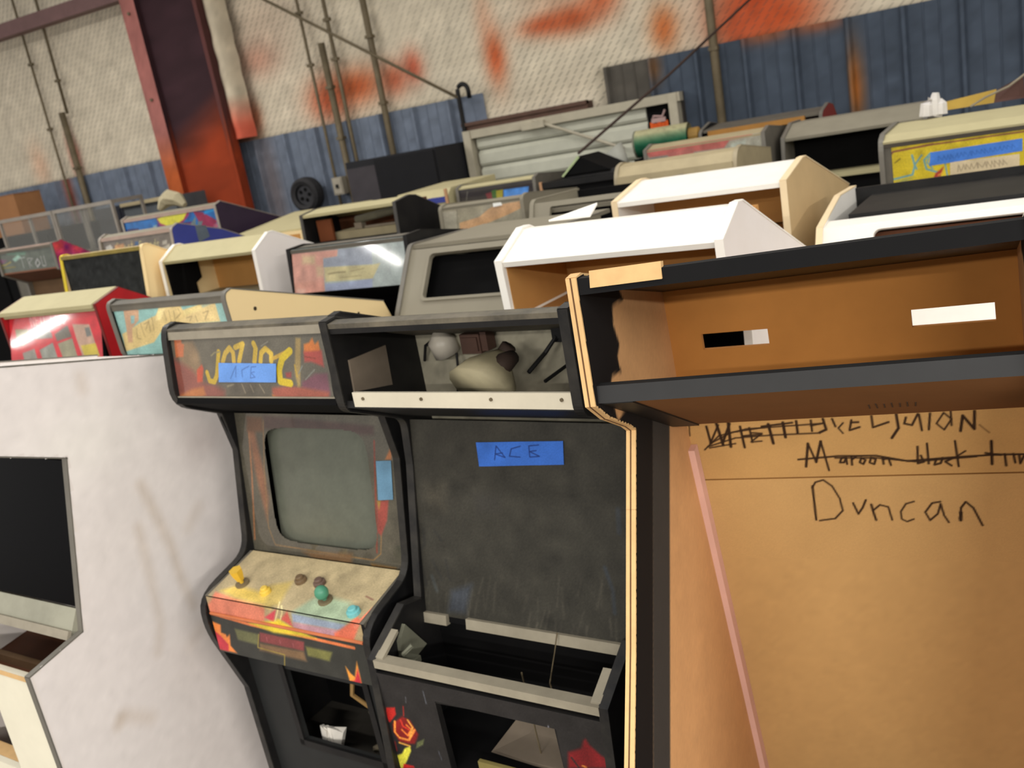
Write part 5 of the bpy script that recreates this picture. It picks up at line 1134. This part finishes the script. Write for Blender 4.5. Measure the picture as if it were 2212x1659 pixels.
R, W, P = cabinet('CT', 'cabinet with a broad sloping cream top in front of the column foot', cream_side, grey_trim, top=cream, lower=False, neck=False, tops=[((.66, 1.835), (0, 1.765))], trim_w=-.002)
mb = MB(); mb.box(T_, W-T_, -.012, .0, .05, 1.75); mb.build('front_panel', cream_side, R)
R, W, P = cabinet('SO', 'open black cabinet with a cream top, board and wiring inside', black, mat('grey_black_moulding', (70, 68, 66), .5, dust=.1), top=cream, tops=[((.60, 1.70), (.394, 1.785)), ((.394, 1.785), (.187, 1.873)), ((.13, 1.88), (0, 1.862))], top_ins=0.0)
mb = MB(); mb.box(T_, W-T_, .30, .312, 1.67, 1.85); mb.build('inner_board', brown, R)
mb = MB(); mb.box(.13, W-T_, .10, .28, 1.69, 1.74); mb.build('pale_shelf', mat('dusty_board', (160, 148, 118), .8), R)
mb = MB(); mb.tube([(.28, .14, 1.79), (.62, .14, 1.82)], .022, 10); mb.build('fluorescent_tube_holder', mat('grey_holder', (112, 108, 92), .6, dust=.15), R)
mb = MB(); mb.box(.27, .32, .12, .16, 1.742, 1.775); mb.box(.34, .62, .12, .16, 1.742, 1.752); mb.build('ballast', mat('pale_ballast', (136, 124, 108), .6), R)
mb = MB(); mb.box(.055, .16, .06, .075, 1.70, 1.82); mb.build('wood_block', mat('orange_brown_wood', (112, 58, 26), .7), R)
R, W, P = cabinet('TG', 'grey cabinet with brown tape across its marquee and a small white label', grey, grey, top=grey, radii={0: .02})
tm = artwork('tg_m', 'marquee', T_, W-T_, .004, .166, (138, 132, 114), ink_glossy, R, .003)
mb = poly_plate(fc('tg_m'), TAPES['white'], .004, .007); mb.build('white_label', mat('white_label_paper', (245, 245, 240), .6), tm)
R, W, P = cabinet('UG', 'grey cabinet with a black monitor opening, beside the brown-taped one', grey, grey, lower=False, neck=False, tops=[((.55, 1.745), (.03, 1.757))], radii={0: .02})
F = fc('ug_f'); holed(F, T_, W-T_, -.05, F.L-.002, [rrect(.096, W-.05, -.02, .112, .012)], -.016, 0, 'monitor_surround', grey, R)
plate(F, .05, W-.03, -.05, F.L-.01, -.07, -.065).build('dark_glass', black_flat, R)
mb = MB(); mb.box(T_, W-T_, -.09, -.075, .05, 1.58); mb.build('front_panel', grey, R)
R, W, P = cabinet('YB', 'beige dusty cabinet with a rounded shoulder behind the white-topped one', mat('beige_dusty_laminate', (168, 154, 122), .6, dust=.08), mat('beige_moulding', (160, 148, 122), .5), top=mat('beige_dusty_laminate', (168, 154, 122), .6), radii={0: .05, 6: .04}, lower=False, neck=False, tops=[((.58, 1.80), (.10, 1.86)), ((.10, 1.86), (.04, 1.85)), ((.04, 1.85), (.0, 1.80))])
mb = MB(); mb.box(T_, W-T_, -.012, .0, .05, 1.80); mb.build('front_panel', mat('beige_dusty_laminate', (168, 154, 122), .6), R)
R, W, P = cabinet('VC', 'cabinet with a dark marquee showing small red, green and yellow patches', grey_dark, grey_trim, top=cream)
artwork('vc_m', 'marquee', T_, W-T_, .004, .10, (40, 35, 38), ink_glossy, R, .003)
R, W, P = cabinet('ZP', 'cabinet with a faded red and blue marquee below the slanting cable', grey_dark, grey_trim, top=mat('beige_dusty_laminate', (168, 154, 122), .6))
artwork('zp_m', 'marquee', T_, W-T_, .004, .135, (140, 138, 126), ink_glossy, R, .003)
R, W, P = cabinet('AA', 'dark open cabinet with a dusty grey top, left of the yellow marquee', grey_dark, grey_trim, top=mat('dusty_grey_top', (140, 134, 118), .7, dust=.06), lower=False, neck=False, tops=[((.62, 1.80), (.50, 1.885)), ((.50, 1.885), (.30, 1.885)), ((.30, 1.885), (.10, 1.82))])
mb = MB(); mb.box(T_, W-T_, .30, .31, 1.3, 1.85); mb.build('inner_board', black_flat, R)
mb = MB(); mb.box(T_, W-T_, .07, .32, 1.585, 1.605); mb.build('marquee_shelf', cream, R)
mb = MB(); mb.box(T_, W-T_, .09, .10, .05, 1.585); mb.build('front_panel', black_flat, R)
R, W, P = cabinet('BB', 'dark cabinet with a red right side and tan front edge, against the wall', black, grey_trim, side_right=mat('dull_red_side', (140, 52, 44), .6), top=grey_dark, lower=False, neck=False, tops=[((.5, 1.80), (.33, 1.93)), ((.33, 1.93), (.03, 1.91))])
mb = MB(); mb.box(T_+.04, W-.10, -.004, .016, 1.868, 1.90); mb.build('front_edge', mat('ochre_board', (170, 120, 56), .7), R)
mb = MB(); mb.box(T_, W-T_, .10, .11, .05, 1.9); mb.build('front_panel', mat('maroon_dark_board', (42, 26, 28), .8), R)
R, W, P = cabinet('KC', 'cabinet with a yellow marquee, blue tape and a broad cream top, at right', grey_dark, grey_trim, radii={0: .06}, top=cream, front_m=black, screen_m=black_flat, neck_m=black_flat, tops=[((.62, 1.80), (.45, 1.845)), ((.45, 1.845), (.10, 1.825)), ((.10, 1.825), (.03, 1.80))])
F = fc('kc_m'); km = artwork('kc_m', 'marquee', T_+.03, W-T_, .008, .182, (196, 174, 40), ink_glossy, R, .0025)
mb = plate(F, T_, W-T_, .0, .205, -.012, .0); mb.build('marquee_backing', grey_dark, R); plate(F, T_, W-T_, .182, .206, -.002, .006).build('marquee_retainer', mat('dark_dusty_strip', (64, 58, 50), .6), R)
def scrib(n, x0, x1, y0, y1):
    out = []
    for i in range(n):
        x = x0+(x1-x0)*i/n; out.append([(x, y0+random.uniform(0, .008)), (x+random.uniform(-.004, .010), y1), (x+.012, y0+random.uniform(0, .012))])
    return out
tape(F, TAPES['kc1'], (70, 118, 198), km, .004, scrib(18, .22, .50, .102, .128), (50, 90, 160), .002); tape(F, TAPES['kc2'], (196, 180, 148), km, .004, scrib(12, .29, .47, .05, .078), (150, 136, 112), .003)
board(R, 'lower_ledge', W, (.02, 1.56), (.02, 1.50), black, ins=.0)

# framed clear tops at the far left
def glass_top(label, x, y, Wd, zt, zb, dep):
    t = thing('display_case', label, 'display case', (x, y, 0), math.radians(-5), 'framed clear cases at far left')
    al = mat('pale_aluminium_frame', (150, 142, 132), .45, metal=.3)
    for a in (0, Wd-.022):
        mb = MB(); mb.box(a, a+.022, 0, .022, 0, zt); mb.build('corner_post', al, t)
        mb = MB(); mb.box(a, a+.022, dep-.022, dep, 0, zt); mb.build('corner_post', al, t)
        mb = MB(); mb.box(a, a+.022, .022, dep-.022, zt-.03, zt); mb.build('top_rail', al, t)
    mb = MB(); mb.box(.022, Wd-.022, 0, .022, zt-.03, zt); mb.build('top_rail', al, t)
    mb = MB(); mb.box(.022, Wd-.022, dep-.022, dep, zt-.03, zt); mb.build('top_rail', al, t)
    mb = MB(); mb.box(.0, Wd, 0, dep, .02, zb); mb.build('base_cabinet', grey_dark, t)
    g = mat('clear_acrylic', (235, 235, 230), .08, dust=0.); b = g.node_tree.nodes['Principled BSDF']; b.inputs['Transmission Weight'].default_value = .93; b.inputs['IOR'].default_value = 1.12
    mb = MB(); mb.box(.022, Wd-.022, .008, .012, zb, zt-.03); mb.build('clear_panel', g, t)
glass_top('leftmost framed clear case, a cardboard box seen through it', -7.56, 5.42, .78, 2.145, 1.78, .30)
glass_top('second framed clear case from the left, dark things seen through it', -6.77, 5.35, .78, 2.145, 1.78, .30)
# things seen behind / in the cases
t = thing('equipment_cabinet', 'black equipment cabinet behind the second framed clear case', 'cabinet', (-6.80, 5.80, 0)); mb = MB(); mb.box(0, .33, 0, .38, 0, 2.09); mb.build('body', mat('blue_black_board', (34, 36, 46), .7), t); mb = MB(); mb.box(.03, .30, -.012, 0, .1, 2.06); mb.build('door', mat('blue_black_board', (34, 36, 46), .7), t)
t = thing('equipment_cabinet', 'grey equipment cabinet at the column foot, behind the purple marquee', 'cabinet', (-6.46, 5.80, 0)); gb = mat('grey_blue_board', (84, 88, 92), .7, dust=.1); mb = MB(); mb.box(0, .60, 0, .36, 0, 2.09); mb.build('body', gb, t); mb = MB(); mb.box(.0, .60, -.03, 0, 2.07, 2.10); mb.build('top_lip', mat('beige_dusty_laminate', (168, 154, 122), .6), t)
t = thing('dust_sheet', 'crumpled beige cloth on top of the purple marquee cabinet', 'cloth', (-5.20, 5.10, 2.012)); mb = MB()
mb.tube([(-.12, 0, 0), (-.06, .01, .05), (.0, .0, .07), (.07, .01, .05), (.13, 0, 0)], [.02, .05, .06, .05, .02], 8); mb.build('cloth', mat('beige_cloth', (168, 158, 130), .9), t)

# cabinet with a blue stripe behind the black-sided one
t = thing('arcade_cabinet', 'low cream-topped cabinet with a blue stripe on its side, below the wall speaker', 'arcade cabinet', (-3.30, 5.08, 0), math.radians(-4))
mb = MB(); mb.prism([(0, 1.80), (0, 0), (.60, 0), (.60, 1.86), (.05, 1.845)], 0, .41); mb.build('body', cream, t)
mb = MB(); mb.box(-.003, .413, -.006, .0, 1.765, 1.80); mb.build('blue_stripe', navy, t)
mb = MB(); mb.box(.395, .413, -.012, .0, 1.70, 1.845); mb.build('corner_strip', mat('orange_tan_strip', (186, 142, 104), .6), t)
# black tilted box with pale edge and the dark cabinet carrying it
t = thing('arcade_cabinet', 'low black cabinet under the tilted black hood, beside the coloured-patch marquee', 'arcade cabinet', (-2.24, 5.0, 0), math.radians(-4))
mb = MB(); mb.box(0, .55, 0, .60, 0, 1.79); mb.build('body', black_flat, t); mb = MB(); mb.box(-.004, .012, -.014, .0, 1.70, 1.80); mb.build('corner_strip', mat('orange_tan_strip', (206, 162, 100), .6), t)
mb = MB(); mb.box(.012, .55, -.012, 0, 1.76, 1.795); mb.build('front_rail', black, t)
t = thing('monitor_hood', 'tilted black hood with a pale green edge at the foot of the cable', 'hood', (-2.11, 5.02, 1.795), math.radians(-4))
mb = MB(); mb.prism([(0, 0), (.30, 0), (.30, .02), (.02, .02)], 0, .35); mb.build('base', black, t)
mb = MB(); mb.hexa([(.0, .0, .02), (.12, 0, .115), (.30, 0, .02)], [(.0, .28, .02), (.12, .28, .115), (.30, .28, .02)]); mb.build('hood_shell', black_flat, t)
mb = MB(); mb.hexa([(.0, -.006, .018), (.012, -.006, .014), (.128, -.006, .108), (.118, -.006, .118)], [(.0, .0, .018), (.012, 0, .014), (.128, 0, .108), (.118, 0, .118)]); mb.build('pale_edge', mat('pale_green_edge', (170, 186, 140), .5), t)
# roll of green material
t = thing('storage_cabinet', 'low dark cabinet carrying the green roll, behind the beige rounded one', 'cabinet', (-1.93, 5.80, 0)); mb = MB(); mb.box(0, .38, 0, .42, 0, 1.80); mb.build('body', black_flat, t); mb = MB(); mb.box(.02, .36, -.012, 0, .1, 1.76); mb.build('door', black_flat, t)
t = thing('material_roll', 'green roll with light painted beige on its top, lying at the end of the cable', 'roll', (-1.93, 5.92, 1.888))
s = Sheet(0, 1, 0, 1, .02, (20, 72, 52), .03, .05); s.U, s.V = np.meshgrid(np.linspace(0, 1, 25), np.linspace(0, 1, 41)); s.nu, s.nv = 24, 40
s.C = np.empty(s.U.shape+(3,)); s.C[:] = (22, 80, 56); s._mix(np.clip(1.25*np.sin(2*np.pi*s.V)+.1, 0, 1), (160, 156, 122))  # beige mixed in towards the top: light from above painted over the green
s.build('roll', lambda u, v: (.0+.34*u, .085*math.cos(2*math.pi*v), .085*math.sin(2*math.pi*v)), ink_rough, t)
mb = MB(); mb.tube([(-.012, 0, 0), (0, 0, 0)], .086, 20); mb.build('end_cap', mat('grey_end_cap', (110, 112, 96), .7), t); mb = MB(); mb.tube([(.34, 0, 0), (.40, 0, 0), (.41, 0, 0)], [.05, .05, .03], 14); mb.build('end_fitting', mat('ochre_fitting', (160, 124, 60), .6), t)
t = thing('plastic_funnel', 'pale grey plastic cone beside the green roll', 'funnel', (-2.0, 5.25, 1.80)); mb = MB(); mb.tube([(0, 0, 0), (.0, 0, .03), (-.05, 0, .10)], [.045, .04, .075], 12); mb.build('cone', mat('pale_grey_plastic', (160, 160, 150), .5), t, True)
t.location = (-1.86, 5.36, 1.795)
# sheet of white board lying on the white cabinet
t = thing('white_board', 'small white board lying on the top of the nearer white cabinet', 'board', (-1.085, 2.435, 1.842), math.radians(-8))
mb = MB(); mb.hexa([(0, 0, 0), (.135, 0, .0), (.135, .05, .026), (.0, .05, .0)], [(0, 0, .005), (.135, 0, .006), (.135, .05, .032), (.0, .05, .005)]); mb.build('sheet', white, t)
# items on the yellow-marquee cabinet's top
t = thing('tissue', 'crumpled white tissue on the cream top of the yellow-marquee cabinet', 'tissue', (-.165, 4.62, 1.866))
mb = MB()
for q, (dx, hh, rr) in enumerate(((-.02, .07, .03), (.015, .095, .026), (.03, .06, .035), (.0, .04, .045))): mb.tube([(dx, .01*q, -.012), (dx*.8+.005*q, .01*q, hh*.55), (dx*.6+.012, .01*q, hh*.85)], [rr, rr*.85, .014], 7)
mb.build('tissue', mat('white_tissue', (214, 210, 206), .9), t)
t = thing('card_flap', 'yellow card with a dark end standing behind the white tissue', 'card', (-.12, 4.74, 1.86), math.radians(-5))
mb = MB(); mb.hexa([(0, 0, 0), (.20, .02, 0), (.21, .05, .055), (.0, .03, .035)], [(0, .006, 0), (.20, .026, 0), (.21, .056, .055), (.0, .036, .035)]); mb.build('card', mat('ochre_card', (170, 140, 60), .8), t)
mb = MB(); mb.hexa([(.20, .02, 0), (.32, .03, 0), (.315, .03, .095), (.21, .05, .05)], [(.20, .026, 0), (.32, .036, 0), (.315, .036, .095), (.21, .056, .05)]); mb.build('dark_end', mat('dark_maroon_card', (80, 54, 48), .8), t)
mb = MB(); mb.tube([(.11, -.01, .0), (.17, -.012, .03), (.26, 0, .06), (.33, .02, .105)], .005, 6); mb.build('stick', mat('grey_stick', (140, 130, 112), .6), t)
